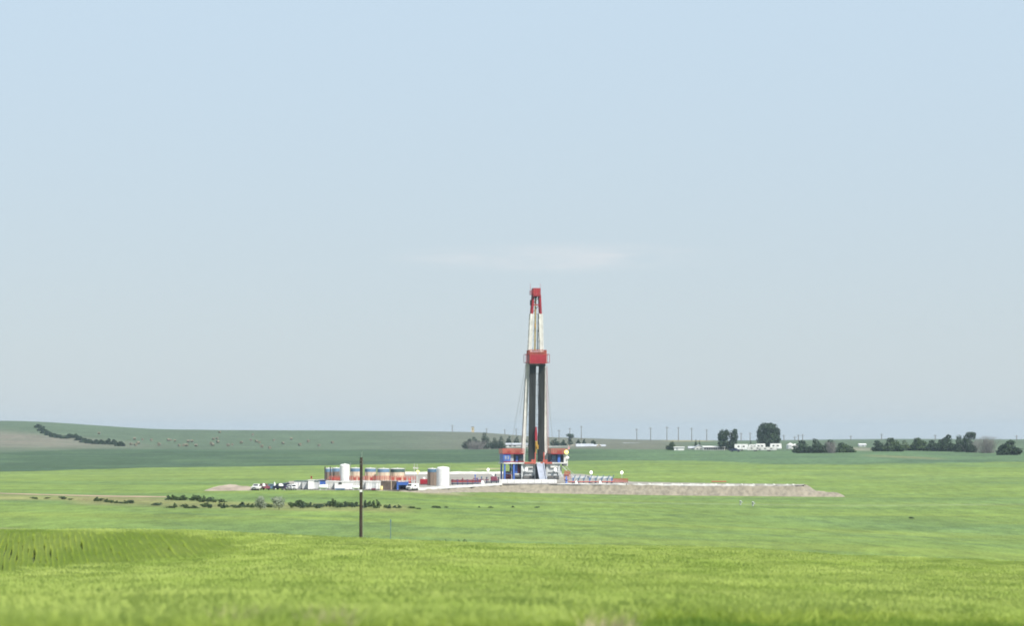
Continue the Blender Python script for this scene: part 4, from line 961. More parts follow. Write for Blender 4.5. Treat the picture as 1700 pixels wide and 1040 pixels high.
for px, row, l in ((1228.5, 839, 'left of two small grey standpipes in the crop below the soil bank'), (1249, 841, 'right of two small grey standpipes in the crop below the soil bank')):
    d = hit(px, row, 300, 700); t = thing('standpipe', on(px, d), l, 'standpipe', 'standpipes in the crop')
    MB().lathe([(.16, 0), (.16, .7), (.24, .72), (.24, .8), (.1, .85)], 10).build('pipe', M['grey'], t); MB().tube((.1, 0, .5), (.45, 0, .5), .08, None, 8).build('outlet', M['silver'], t)

# ------------------------------------------------------------------ trees and shrubs
def crown_mesh(name, lobes, n, size, m_, seed, upright=.0):
    g = np.random.default_rng(seed); vol = np.array([l[3] * l[4] * l[5] for l in lobes]) ** .67; vol /= vol.sum()
    vs = []; fs = []
    for li, l in enumerate(lobes):
        k = max(4, int(n * vol[li])); u = g.normal(size=(k, 3)); u /= np.linalg.norm(u, axis=1)[:, None]
        rad = g.uniform(.45, 1.03, k) ** .6
        cl = 1 + .16 * np.sin(u[:, 0] * 5 + seed) * np.sin(u[:, 2] * 6 + li) * np.sin(u[:, 1] * 5)
        p = np.array(l[:3]) + u * (rad * cl)[:, None] * np.array(l[3:6])
        nd = u + g.normal(size=(k, 3)) * .55; nd /= np.linalg.norm(nd, axis=1)[:, None]
        a = np.cross(nd, g.normal(size=(k, 3))); a /= np.linalg.norm(a, axis=1)[:, None]; b = np.cross(nd, a)
        s1 = size * g.uniform(.5, 1.25, k)[:, None]
        for q in range(k):
            if p[q, 2] < .05: continue
            base = len(vs); A_, B_ = a[q] * s1[q], b[q] * s1[q] * .7
            vs += [tuple(p[q] - A_), tuple(p[q] + B_ * .9 - A_ * .2), tuple(p[q] + A_), tuple(p[q] - B_)]
            fs.append((base, base + 1, base + 2, base + 3))
    me = bpy.data.meshes.new(name); me.from_pydata(vs, [], fs); me.materials.append(m_); return me
def tree(px0, px1, toprow, baserow, label, cat='tree', name='broadleaf_tree', m_='leaf_dark', d=None, seed=0, lobes=None, group=None, n=1500, base=None, size=None, wide=1.0, trunk_h=.2):
    d = d or hit((px0 + px1) / 2, baserow, 900, 2700); x = X((px0 + px1) / 2, d); z0 = gz(x, d)
    W = (px1 - px0) / F * d * wide; h = zrow(toprow, d) - z0
    t = thing(name, Vector((x, d, z0 - .1)), label, cat, group)
    g = random.Random(seed)
    if lobes is None:
        lobes = [(0, 0, .50, .28, .36), (0, -.05, .22, .40, .24), (-.22, 0, .2, .24, .2), (.24, 0, .18, .24, .18)]
        for k in range(15):
            a = g.uniform(0, 6.28); rr = .44 * g.random() ** .6; lr = g.uniform(.09, .17); lh = lr * g.uniform(.9, 1.3)
            top = (1 - (rr / .52) ** 2 * .62) * g.uniform(.72, 1.0); zz = g.uniform(.18, 1) * (top - lh)
            lobes.append((math.cos(a) * rr, math.sin(a) * rr, max(lh * .6, zz), lr, lh))
        lobes.append((g.uniform(-.12, .12), 0, .85, .16, .15))
    L = [(lx_ * W, ly * W, lz * h, lr * W, lr * W * .9, lh * h) for lx_, ly, lz, lr, lh in lobes]
    # fit the lobes to the stated width and height
    top = max(l[2] + l[5] for l in L); k_ = h / top; lo = min(l[0] - l[3] for l in L); hi = max(l[0] + l[3] for l in L); kx = W / (hi - lo); cx = (hi + lo) / 2
    L = [((l[0] - cx) * kx, l[1] * kx, l[2] * k_, l[3] * kx, l[4] * kx, l[5] * k_) for l in L]
    size = size or max(.26, W * .042); n = int(n * 1.7)
    o = bpy.data.objects.new('crown', crown_mesh('crown', L, n, size, M[m_], seed)); C.objects.link(o); o.parent = t
    tr = MB(); r0 = max(.06, h * .014); tr.tube((0, 0, 0), (0, 0, h * .45), r0, r0 * .6, 8)
    for l in L[-6:]: tr.tube((0, 0, h * trunk_h), (l[0] * .8, l[1] * .8, l[2]), r0 * .55, r0 * .15, 5)
    tr.build('trunk', M['bark'], t); return t
def twig_shrub(px0, px1, toprow, baserow, label, seed, d=None, n=150, name='bare_shrub'):
    d = d or hit((px0 + px1) / 2, baserow, 900, 2700); x = X((px0 + px1) / 2, d); z0 = gz(x, d); W = (px1 - px0) / F * d; h = zrow(toprow, d) - z0
    t = thing(name, Vector((x, d, z0 - .1)), label, 'shrub'); g = random.Random(seed)
    for _ in range(5):
        mb = MB(); 
        for k in range(n // 5):
            bx_, by_ = g.gauss(0, .16) * W, g.gauss(0, .16) * W; tx, ty, tz = bx_ * 1.9 + g.gauss(0, .09) * W, by_ * 1.9 + g.gauss(0, .1) * W, h * g.uniform(.45, 1.0)
            mx_ = ((bx_ + tx) / 2 + g.gauss(0, .03) * W, (by_ + ty) / 2, tz * .55)
            mb.tube((bx_, by_, 0), mx_, .07, .05, 4, False); mb.tube(mx_, (tx, ty, tz), .05, .02, 4, False)
            for q in range(3): v = g.uniform(.4, .9); pm = tuple(mx_[i] + ((tx, ty, tz)[i] - mx_[i]) * v for i in range(3)); mb.tube(pm, (pm[0] + g.gauss(0, .07) * W, pm[1] + g.gauss(0, .07) * W, pm[2] + h * g.uniform(.05, .18)), .035, .02, 3, False)
        mb.build('stem', M['greybark'], t)
    return t
# farm on the right
tree(1254.5, 1296, 702, 744, 'tallest round dark tree standing over the white farm trailers', seed=1, n=2600,
     lobes=[(0, 0, .5, .34, .38), (-.25, 0, .46, .2, .2), (.3, 0, .48, .18, .16), (-.22, 0, .62, .24, .30), (.2, .1, .66, .26, .30), (0, -.1, .78, .28, .22), (-.2, -.1, .32, .28, .28), (.22, -.1, .34, .28, .26), (.1, .1, .86, .18, .14), (-.14, .1, .88, .16, .12), (.36, 0, .62, .14, .16), (-.02, -.2, .2, .30, .2)])
tree(1191, 1225, 712, 748, 'dark two lobed tree behind the long low farm building', seed=2, n=2000,
     lobes=[(-.24, 0, .66, .24, .32), (-.28, 0, .3, .22, .28), (-.05, 0, .72, .16, .26), (.3, 0, .66, .20, .34), (.26, 0, .3, .22, .28), (.36, .1, .86, .12, .16), (-.36, 0, .62, .14, .2), (0, .1, .2, .2, .2)])
tree(1104, 1126, 733, 748, 'low round dark tree at the left end of the farm', seed=3, n=900, m_='leaf_mid')
def spruce(px, wpx, toprow, baserow, label, seed, d=None, parent_group=None):
    d = d or hit(px, baserow, 900, 2700); x = X(px, d); z0 = gz(x, d); h = zrow(toprow, d) - z0; W = wpx / F * d
    t = thing('spruce_tree', Vector((x, d, z0 - .1)), label, 'tree', parent_group)
    L = [(0, 0, h * (.1 + .13 * k), W / 2 * (1 - k / 7.2), W / 2 * (1 - k / 7.2), h * .11) for k in range(7)]
    o = bpy.data.objects.new('crown', crown_mesh('crown', L, 420, max(.2, W * .09), M['leaf_spruce'], seed)); C.objects.link(o); o.parent = t
    MB().tube((0, 0, 0), (0, 0, h * .97), h * .02, h * .004, 6).build('trunk', M['bark'], t)
spruce(1155, 9, 729, 745, 'pointed dark spruce behind the small gabled farmhouse, left of a pair', 4)
spruce(1161, 7, 731, 745, 'pointed dark spruce behind the small gabled farmhouse, right of a pair', 5)
spruce(1246, 5, 731, 742, 'thin dark spruce just left of the tallest round tree', 6)
tree(1316.5, 1346, 731, 753, 'dark bushy tree, left of three at the right end of the white trailers', seed=7, n=1300, group='bushy trees right of the farm', wide=1.22)
tree(1343, 1368, 728, 753, 'dark bushy tree, tallest middle one of three right of the trailers', seed=8, n=1300, group='bushy trees right of the farm', wide=1.22)
tree(1361, 1388, 730, 752.5, 'dark bushy tree, right one of three beside a grey bush', seed=9, n=1300, group='bushy trees right of the farm', wide=1.22)
twig_shrub(1372, 1388, 733, 753, 'pale grey bare shrub at the edge of three bushy trees', 10, n=110)
tree(1385, 1418, 735, 752, 'low broad lighter green bush between the grey shrub and a white shed', 'bush', 'leafy_bush', 'leaf_mid', seed=11, n=1200, wide=1.22)
tree(1447, 1472, 731, 750, 'dark rounded bush, left of the clump past the white shed', 'bush', 'leafy_bush', 'leaf_dark', seed=12, n=1000, wide=1.22)
tree(1464, 1500, 727, 750, 'bushy green tree with light top past the white shed', seed=13, n=1500, m_='leaf_mid', wide=1.22)
tree(1493, 1512, 731, 749, 'pale yellow green bush between two darker clumps', 'bush', 'leafy_bush', 'leaf_light', seed=14, n=700, wide=1.22)
tree(1509, 1541, 727, 749, 'rounded green tree in the middle of the long tree row', seed=15, n=1400, m_='leaf_mid', wide=1.22)
tree(1533, 1560, 731, 749.5, 'dark low tree tucked left of the tall ones', seed=16, n=1200, wide=1.22)
tree(1554, 1586, 721.5, 750, 'tall dark tree with bumpy crown in the right tree row', seed=17, n=1700, wide=1.22)
tree(1582, 1606, 722, 751, 'dark tree between the bumpy crown and the leaning crown', seed=18, n=1400, wide=1.22)
tree(1596, 1620, 717, 752, 'tall tree with its crown leaning right above a grey thicket', seed=19, n=1400, wide=1.15,
     lobes=[(.1, 0, .84, .34, .14), (.22, 0, .74, .24, .14), (-.15, 0, .66, .24, .16), (-.1, 0, .4, .4, .26), (.1, 0, .2, .44, .2), (.3, 0, .86, .18, .1)])
twig_shrub(1600, 1626, 730, 752, 'grey bare thicket in front of the leaning tree', 20, n=150)
twig_shrub(1622, 1654, 724, 753, 'tall grey leafless shrub between the tree row and the last bush', 21, n=220)
tree(1655, 1693, 731, 756, 'last dark rounded bush at the right end of the horizon', 'bush', 'leafy_bush', 'leaf_dark', seed=22, n=1500, wide=1.22)
# cluster behind the rig
GB = 'trees left of the rig on the far field'
for i, (a, b, tp, m_) in enumerate(((766, 790, 728, 'leaf_dark'), (779, 798, 724.5, 'leaf_dark'), (793, 817, 717.5, 'leaf_dark'), (812, 831, 726.5, 'leaf_dark'), (824, 842, 723.5, 'leaf_dark'))):
    tree(a, b, tp, 746, 'dark tree in the clump left of the rig, %s from its left end' % ORD[i], seed=30 + i, n=1000, group=GB)
twig_shrub(776, 806, 731, 747, 'grey thicket in front of the tree clump left of the rig', 36, n=150)
for i, (a, b, tp) in enumerate(((838, 852, 723.5), (850, 866, 724))):
    tree(a, b, tp, 738, ['rounded dark tree above the grey shed roof, left of two', 'rounded dark tree above the grey shed roof, right of two'][i], seed=40 + i, n=800, d=1800)
for i, (a, b, tp, l) in enumerate(((868, 880, 730, 'low dark tree seen just left of the rig pipe racks'), (912, 930, 728, 'dark tree just right of the rig mast'), (928, 941, 730.5, 'low dark tree left of the tall narrow tree'), (939, 954, 720, 'tall narrow tree with a wide top right of the rig'), (955, 965, 729.5, 'small dark bush right of the tall narrow tree'), (966, 973, 729, 'smallest dark bush above the grey barn'), (979, 990, 731, 'low dark tree above the right end of the grey barn'))):
    lob = [(0, 0, .84, .48, .16), (.1, 0, .74, .34, .12), (-.05, 0, .5, .2, .2), (0, 0, .25, .3, .22)] if i == 3 else None
    tree(a, b, tp, 741, l, seed=50 + i, n=700, d=1750, lobes=lob)
# far left hedge on the hill: a line of bushes
pts = [(66, 709), (70, 714), (76, 718), (83, 721), (91, 724), (99, 725.5), (108, 726.5), (116, 724.5), (124, 725.5), (133, 729.5), (141, 733), (150, 734.5), (160, 735.5), (170, 736), (180, 736), (190, 736.5), (199, 739)]
hgts = [6.5, 7, 7, 7, 6, 5, 5, 6, 7, 7, 7, 7, 7.5, 7.5, 9, 8.5, 7.5]
for i, ((px, row), hp) in enumerate(zip(pts, hgts)):
    d = hit(px, row + 2.5, 1400, 2700)
    tree(px - 8.5, px + 9, row + 2.5 - hp, row + 2.5, 'dark hillside bush, %s of seventeen in the curved row at far left' % ORD[i], 'bush', 'hillside_bush', 'leaf_dark', d=d, seed=60 + i, n=420, group='row of bushes down the left hillside', size=.9)

# shelterbelt of young shrubs below the site
protos = []
for k in range(6):
    t = thing('shrub', (0, 0, 0), 'x', 'shrub'); h = 1.0; g = random.Random(k)
    if k < 3: L = [(g.uniform(-.2, .2), g.uniform(-.2, .2), .16 + .2 * q, .38 * (1 - q * .2), .38 * (1 - q * .2), .22) for q in range(4)]
    else: L = [(g.uniform(-.3, .3), g.uniform(-.3, .3), g.uniform(.25, .6), g.uniform(.25, .4), g.uniform(.25, .4), g.uniform(.22, .34)) for q in range(6)]
    o = bpy.data.objects.new('foliage', crown_mesh('foliage', L, 260, .10, M['leaf_shrub' if k % 3 else 'leaf_spruce'], 100 + k)); C.objects.link(o); o.parent = t
    MB().tube((0, 0, 0), (0, 0, .7), .03, .01, 5).build('stem', M['bark'], t); protos.append(t)
used = set()
def shrub(px, row, wpx, hpx, label, k, group, d=None):
    d = d or hit(px, row, 300, 700); s_ = d / F; loc = on(px, d); loc.z -= .05; sc = (wpx * s_ / .95, wpx * s_ / .95, hpx * s_ / .95); rz = random.uniform(0, 6.28)
    if k in used: o = dup(protos[k], loc, rz, sc, label, group)
    else: used.add(k); o = protos[k]; o.location = loc; o.rotation_euler = (0, 0, rz); o.scale = sc; o['label'] = label; o['group'] = group
    return o
SG = 'small dark shrubs in the dry grass strip below the site'
SL = 'small dark green shrub in the dry grass strip below the drilling site'
g = random.Random(5)
xs_ = [(55, 829, 6, 4), (61, 829.5, 5, 4), (79, 829, 6, 3), (105, 830, 9, 5.5), (119, 831, 6, 3)]
xs_ += [(161, 833, 9, 6), (168, 833, 7, 5), (178, 835, 9, 5), (186, 836, 9, 6), (194, 836.5, 8, 4), (202, 836.5, 7, 4), (210, 837, 9, 6), (218, 837, 9, 6), (262, 840, 12, 7), (281, 831, 9, 7)]
for px in range(286, 372, 6): xs_.append((px + g.uniform(-2, 2), 830.5 + (px - 286) * .06 + g.uniform(-1, 1), g.uniform(6, 10), g.uniform(5, 10)))
for px in (284, 291, 304, 310, 321, 339, 345, 350, 366, 372, 378, 388, 395, 404): xs_.append((px, 843 + g.uniform(-1, 2), g.uniform(6, 11), g.uniform(4, 9)))
for px in (413, 419, 425, 445, 452): xs_.append((px, 842 + g.uniform(0, 2), g.uniform(6, 9), g.uniform(6, 9)))
for px in (484, 490, 496, 503, 511, 516, 526, 533, 548, 553, 561, 566, 574, 580, 586, 592, 606, 613, 621, 628): xs_.append((px, 842.5 + g.uniform(-1.5, 2.5), g.uniform(6, 10), g.uniform(6, 13)))
xs_ += [(640, 844, 7, 7), (646, 845, 8, 7), (655, 844, 8, 4), (663, 845, 7, 5), (684, 845, 9, 5), (695, 846, 6, 2.5), (722, 844, 8, 5), (728, 844.5, 6, 4), (741, 844, 5, 2.5), (795, 843.5, 4, 3), (815, 844, 6, 3.5), (851, 843.5, 6, 3.5), (892, 844, 5, 3)]
cl_ = {}
def cluster(px, row):
    if px < 276: return 'small dark shrub along the dirt track at left, %s from the left'
    if px < 375 and row < 838.5: return 'small dark shrub in the dense upper row at the track end, %s from the left'
    if px < 408: return 'small dark shrub in the lower row under the track end, %s from the left'
    if px < 475: return 'small dark shrub at the feet of the silver bushes, %s from the left'
    if px < 632: return 'small dark shrub in the row right of the silver bushes, %s from the left'
    return 'low dark shrub in the thinning row right of the wooden pole, %s from the left'
for q in sorted(xs_): cl_.setdefault(cluster(q[0], q[1]), []).append(q)
for lab_, qs in cl_.items():
    for i, (px, row, wv, hv_) in enumerate(qs): shrub(px, row, wv * g.uniform(1.3, 1.75), hv_ * g.uniform(.9, 1.35), lab_ % ORD[i], g.randrange(6), SG)
for px, wv, l in ((740, 7, 'lone dark weed tuft at the crest, left of three right of the marker post'), (763, 6, 'lone dark weed tuft at the crest, middle of three'), (772, 11, 'lone dark weed tuft at the crest, right and widest of three')):
    shrub(px, 893, wv, (ZC - gz(X(px, 250), 250)) * F / 250 + H - 891.5, l, 4, 'dark weed tufts behind the near crop', 250)
shrub(1512, 862, 9, 4, 'lone dark weed tuft in the open crop at right', 5, 'lone weed tufts')
for px, wv, l in ((433, 24, 'pale silver green bush, left of two in the shrub strip'), (464, 28, 'pale silver green bush, right and wider of two in the shrub strip')):
    d = 462; x = X(px, d); s_ = d / F; t = thing('silver_bush', on(px, d), l, 'bush', 'silver bushes below the site')
    W = wv * s_; h = zrow(822, d) - on(px, d).z; gg = random.Random(px)
    L = [(gg.uniform(-.25, .25) * W, gg.uniform(-.25, .25) * W, h * gg.uniform(.3, .72), W * gg.uniform(.2, .3), W * .25, h * gg.uniform(.2, .3)) for q in range(10)]
    o = bpy.data.objects.new('crown', crown_mesh('crown', L, 1100, .11, M['leaf_silver'], px)); C.objects.link(o); o.parent = t; MB().tube((0, 0, 0), (0, 0, h * .6), .06, .02, 6).build('trunk', M['bark'], t)

# ------------------------------------------------------------------ farm buildings on the horizon
def gable(px0, px1, d, toprow, eaverow, baserow, dep, label, wall='white', roof='offwhite', wins=(), door=None, name='farm_building', cat='building', face=True, group=None):
    d = d or hit((px0 + px1) / 2, baserow, 900, 2700); x = X((px0 + px1) / 2, d); z0 = gz(x, d); W = (px1 - px0) / F * d; h = zrow(toprow, d) - z0; e = zrow(eaverow, d) - z0
    t = thing(name, Vector((x, d + dep / 2, z0 - .2)), label, cat, group)
    if face:      # ridge runs along x, long side faces the road
        MB().box(-W / 2, W / 2, -dep / 2, dep / 2, 0, e).build('wall', M[wall], t)
        rf = MB(); rf._add([(-W / 2 - .3, -dep / 2 - .4, e), (W / 2 + .3, -dep / 2 - .4, e), (W / 2 + .3, dep / 2 + .4, e), (-W / 2 - .3, dep / 2 + .4, e), (-W / 2 - .3, 0, h), (W / 2 + .3, 0, h)], [(0, 1, 5, 4), (2, 3, 4, 5), (1, 2, 5), (3, 0, 4), (3, 2, 1, 0)]); rf.build('roof', M[roof], t)
    else:         # gable end faces the road
        MB().prism([(-W / 2, 0), (W / 2, 0), (W / 2, e), (0, h - .15), (-W / 2, e)], -dep / 2, dep / 2).build('wall', M[wall], t)
        for s_ in (-1, 1):
            rf = MB(); rf._add([(s_ * (W / 2 + .3), -dep / 2 - .3, e - .1), (0, -dep / 2 - .3, h), (0, dep / 2 + .3, h), (s_ * (W / 2 + .3), dep / 2 + .3, e - .1), (s_ * (W / 2 + .3), -dep / 2 - .3, e - .35), (0, -dep / 2 - .3, h - .25), (0, dep / 2 + .3, h - .25), (s_ * (W / 2 + .3), dep / 2 + .3, e - .35)], [(0, 1, 2, 3), (7, 6, 5, 4), (0, 4, 5, 1), (3, 2, 6, 7), (0, 3, 7, 4)]); rf.build('roof', M[roof], t)
    for u, wd in wins:
        xx = -W / 2 + u * W; f = MB().box(xx - wd / 2, xx + wd / 2, -dep / 2 - .08, -dep / 2 - .004, e * .3, e * .78).build('window', M['offwhite'], t); MB().box(xx - wd / 2 + .12, xx + wd / 2 - .12, -dep / 2 - .1, -dep / 2 - .083, e * .36, e * .72).build('pane', M['glass'], f)
    if door is not None: xx = -W / 2 + door * W; MB().box(xx - .6, xx + .6, -dep / 2 - .06, -dep / 2 - .004, .2, min(2.3, e * .9)).build('door', M['grey'], t)
    return t
gable(1119, 1135.5, 1500, 741.8, 743, 748.5, 3, 'small plain white shed between the low round tree and the gabled house', 'white', 'offwhite', door=.3)
gable(1143, 1154, 1530, 741, 744, 749, 6, 'small white lean building left of the gabled farmhouse', 'offwhite', 'silver', wins=((.5, 1.2),))
gable(1153, 1168, 1515, 738, 743, 748, 8, 'small pale gabled farmhouse left of the long low building', 'offwhite', 'silver', face=False, wins=((.3, 1.2), (.7, 1.2)), door=.5)
b_ = gable(1167, 1203, 1500, 740.3, 742.6, 747.8, 7, 'long low pale building with a dark open front', 'offwhite', 'offwhite', wins=())
W_ = (1203 - 1167) / F * 1500
for k in range(9): MB().box(-W_ / 2 + .5 + k * (W_ - .6) / 9, -W_ / 2 + .5 + (k + .85) * (W_ - .6) / 9, -3.62, -3.51, .5, 1.75).build('open_bay', M['dark'], b_)
gable(1194, 1212.5, 1520, 738.6, 742, 747.5, 8, 'pale gabled building at the right end of the long low building', 'offwhite', 'silver', face=False, wins=((.5, 1.4),))
def trailer(px0, px1, toprow, baserow, label, d=1480, hitch=True):
    x = X((px0 + px1) / 2, d); z0 = zrow(baserow, d); z0 = max(z0, gz(x, d)) ; z0 = gz(x, d); W = (px1 - px0) / F * d; h = max(2.2, zrow(toprow, d) - z0)
    t = thing('camper_trailer', Vector((x, d, z0)), label, 'trailer', 'white trailers in the farmyard'); hw = W / 2
    mm_ = 'offwhite' if d < 1460 else 'white'
    MB().prism([(-hw, .6), (hw * .96, .6), (hw, h * .35), (hw * .94, h * .93), (hw * .86, h), (-hw * .9, h), (-hw, h * .86)], -1.25, 1.25).build('body', M[mm_], t)
    for u in (-.45, .3): MB().box(hw * u - .5, hw * u + .5, -1.3, -1.255, h * .55, h * .75).build('window', M['glass'], t)
    MB().box(hw * .02 - .35, hw * .02 + .35, -1.29, -1.253, .65, h * .82).build('door', M['offwhite'], t)
    for u in (-.1, .12): MB().tube((hw * u, -1.26, .38), (hw * u, -1.0, .38), .38, None, 12).build('wheel', M['rubber'], t)
    MB().box(-hw * .95, hw * .95, -1.28, -1.253, .75, .95).build('stripe', M['grey'], t)
    return t
trailer(1219, 1242, 738, 747.5, 'white camper trailer right of the two lobed tree', 1475)
trailer(1243, 1257, 738.5, 745, 'white camper trailer just left of the tallest round tree', 1500)
trailer(1254, 1270, 737.2, 745, 'white camper trailer under the left half of the tallest tree', 1490)
trailer(1240, 1266, 742, 748.5, 'long white camper trailer, left of two parked in the front row', 1455)
trailer(1262, 1289, 743, 748.8, 'long white camper trailer, right of two parked in the front row', 1452)
trailer(1278, 1297, 737, 744.5, 'white camper trailer right of the tallest round tree', 1500)
t = vehicle(1220.5, 1440, 'dark pickup parked at the left end of the white camper trailers', 'navy', 'pickup', True, R(70)); t['group'] = 'vehicles in the farmyard'; t.location.z = gz(t.location.x, t.location.y)
for i, (px0, px1, top, l) in enumerate(((1305, 1318, 736, 'round white grain bin, left of two beside the bushy trees'), (1314, 1324, 737.5, 'round white grain bin, right of two half behind a bushy tree'))):
    d = 1530; z0 = on((px0 + px1) / 2, d); r = (px1 - px0) / F * d / 2; h = zrow(top, d) - z0.z; t = thing('grain_bin', z0, l, 'grain bin', 'white grain bins')
    MB().lathe([(r, 0), (r, h * .66)], 20).build('shell', M['white'], t); MB().lathe([(r * 1.03, h * .66), (.3, h), (.05, h + .1)], 20).build('roof', M['offwhite'], t)
    MB().box(-.5, .5, -r - .06, -r + .1, .1, 2).build('door', M['grey'], t)
gable(1426, 1437, 1620, 736.6, 738.4, 742, 5, 'small white shed standing alone between two bush clumps', 'white', 'white', door=.5)
# behind the rig
gable(840, 876, 1720, 735.5, 738.5, 746, 9, 'long grey roofed shed behind the rig mast', 'offwhite', 'silver', wins=((.2, 1.6), (.4, 1.6), (.75, 1.6)))
gable(907, 952, 1700, 741, 743, 746.5, 7, 'long low white shed right of the rig doghouse', 'offwhite', 'offwhite', wins=((.2, 1.5), (.5, 1.5), (.8, 1.5)))
gable(944, 961, 1760, 739, 741.5, 746, 8, 'low tan roofed shed between the white shed and grey barn', 'beige', 'tank_tan', wins=((.5, 1.5),))
gable(957, 985, 1690, 736.8, 741.5, 746.5, 14, 'big grey barn with sloping silver roof right of the rig', 'grey', 'silver', face=True, door=.6)
gable(984, 1005, 1690, 738, 741, 746.5, 10, 'grey barn with a beige door bay at the right end', 'offwhite', 'silver', wins=((.8, 1.8),))
b_ = gable(991, 997, 1680, 737.8, 739.8, 746.5, 4, 'narrow beige building between two ends of the grey barn', 'beige', 'beige', face=False, door=.5)
gable(1035, 1062, 1900, 735.2, 736.6, 739, 8, 'far low hazy shed right of the grey barns', 'offwhite', 'silver', door=.5)
d = 2520; z0 = on(785, d); s_ = d / F
t = thing('silo_tower', z0 + Vector((0, 0, -.8)), 'square beige tower on the skyline left of the rig', 'tower')
h = zrow(709, d) - z0.z + .8; MB().box(-2.2 * s_, 2.2 * s_, -1.6, 1.6, 0, h - .5).build('wall', M['beige'], t); MB().bbox(-2.5 * s_, 2.5 * s_, -1.9, 1.9, h - .5, h, .1).build('roof', M['farwood'], t); MB().box(-.4, .4, -1.66, -1.603, h * .5, h * .7).build('window', M['glass'], t)

# ------------------------------------------------------------------ far utility poles
def far_pole(px, toprow, baserow, i, d):
    x = X(px, d); z0 = gz(x, d); h = zrow(toprow, d) - z0
    t = thing('utility_pole', Vector((x, d, z0 - .3)), 'faint distant utility pole with crossarm on the horizon, %s from the left' % ORD[i], 'utility pole', 'distant utility poles along the horizon')
    MB().tube((0, 0, 0), (0, 0, h + .3), .30, .22, 6).build('pole', M['farwood'], t)
    MB().box(-1.3, 1.3, -.1, .1, h - .7, h - .48).build('crossarm', M['farwood'], t)
    for q in (-1.15, 1.15, .4): MB().tube((q, 0, h - .48), (q, 0, h - .15), .08, None, 6).build('insulator', M['grey'], t)
    return (x, d, z0 + h)
tops = []
for i, (px, tp) in enumerate(((751, 706), (808, 711.5), (838, 713), (857, 712), (928, 714), (946, 711), (965, 707.5), (1057, 712), (1080, 710), (1107, 709), (1126, 709.5), (1148, 710.5), (1173, 713), (1230, 719), (1245, 718.5), (1301, 722.5), (1319, 725), (1325, 722), (1332, 721.5), (1412, 723.5), (1463, 720.5), (1552, 722), (1687, 723))):
    d = 2550 if px < 900 else 2250
    tops.append(far_pole(px, tp, 735, i, d))

# ------------------------------------------------------------------ hay bales on the far left hill
g = random.Random(11)
bale0 = None
spots_b = [(224, 731), (218, 740), (226, 741), (230, 738), (237, 732), (252, 733), (264, 739), (265, 741), (280, 733), (284, 733), (291, 734), (298, 742), (305, 742), (310, 742), (313, 735), (319, 735), (326, 742), (351, 739), (353, 741), (361, 730), (355, 731), (362, 736), (379, 742), (386, 741), (401, 737), (417, 733), (426, 735), (431, 737), (435, 744), (448, 746), (165, 722), (365, 720), (455, 733), (470, 738), (484, 731), (498, 741), (512, 735), (530, 742), (552, 737), (420, 724)]
for i, (px, row) in enumerate(sorted(spots_b)):
    d = hit(px, row, 1500, 2700); loc = on(px, d); r = .95 * d / F * 2.4 / 1.0
    if bale0 is None:
        o = MB().tube((0, -1.0, 1), (0, 1.0, 1), 1.0, None, 14).build('hay_bale', M['hay']); bale0 = o
        tag(o, 'tan round hay bale lying on the green hillside at left', 'hay bale', 'hay bales scattered over the left hillside')
    else: o = bale0.copy(); C.objects.link(o)
    o['label'] = 'tan round hay bale on the left hillside, %s from the left' % ORD[i]
    o.location = loc; o.rotation_euler = (0, 0, g.uniform(0, 3.1)); s_ = g.uniform(.75, 1.0); o.scale = (s_, s_, s_)
#PART3
# ------------------------------------------------------------------ the near barley: thousands of clumps of blades, scattered on the ground sheet
def blade_mat(name, c_lo, c_hi, c_tip):
    m = bpy.data.materials.new(name); m.use_nodes = True; t = m.node_tree; b = t.nodes['Principled BSDF']; b.inputs['Roughness'].default_value = .7; b.inputs['Specular IOR Level'].default_value = .2
    g = t.nodes.new('ShaderNodeNewGeometry'); mp = t.nodes.new('ShaderNodeMapping'); mp.inputs['Scale'].default_value = (.16, .05, 0); t.links.new(g.outputs['Position'], mp.inputs[0])
    n = t.nodes.new('ShaderNodeTexNoise'); n.inputs['Scale'].default_value = 1; n.inputs['Detail'].default_value = 5; n.inputs['Roughness'].default_value = .6; t.links.new(mp.outputs[0], n.inputs[0])
    oi = t.nodes.new('ShaderNodeObjectInfo'); ad = t.nodes.new('ShaderNodeMath'); ad.operation = 'MULTIPLY_ADD'; ad.inputs[1].default_value = .10; t.links.new(oi.outputs['Random'], ad.inputs[0]); t.links.new(n.outputs[0], ad.inputs[2])
    mr = t.nodes.new('ShaderNodeMapRange'); mr.inputs[1].default_value = .40; mr.inputs[2].default_value = .70; t.links.new(ad.outputs[0], mr.inputs[0])
    mx = t.nodes.new('ShaderNodeMix'); mx.data_type = 'RGBA'; mx.inputs[6].default_value = (*c_lo, 1); mx.inputs[7].default_value = (*c_hi, 1); t.links.new(mr.outputs[0], mx.inputs[0])
    t.links.new(mx.outputs[2], b.inputs['Base Color'])
    tr = t.nodes.new('ShaderNodeBsdfTranslucent'); ms = t.nodes.new('ShaderNodeMixShader'); ms.inputs[0].default_value = .5; t.links.new(mx.outputs[2], tr.inputs[0])
    t.links.new(b.outputs[0], ms.inputs[1]); t.links.new(tr.outputs[0], ms.inputs[2]); t.links.new(ms.outputs[0], t.nodes['Material Output'].inputs[0]); return m
M['barley'] = blade_mat('barley_blades', (0.275, 0.385, 0.058), (0.450, 0.540, 0.116), None)
M['barley_light'] = blade_mat('brightened_row_blades', (0.37, 0.49, 0.08), (0.50, 0.59, 0.13), None)  # row blades coloured brighter to make up for shade deep in the canopy
M['ear'] = blade_mat('barley_ears', (0.32, 0.42, 0.09), (0.42, 0.50, 0.14), None)
M['verge'] = blade_mat('verge_grass', (0.11, 0.21, 0.025), (0.25, 0.35, 0.055), None)
M['straw'] = mat('dry_straw', (0.46, 0.42, 0.24), .9, .15, 4)
lib = bpy.data.collections.new('crop_clumps')
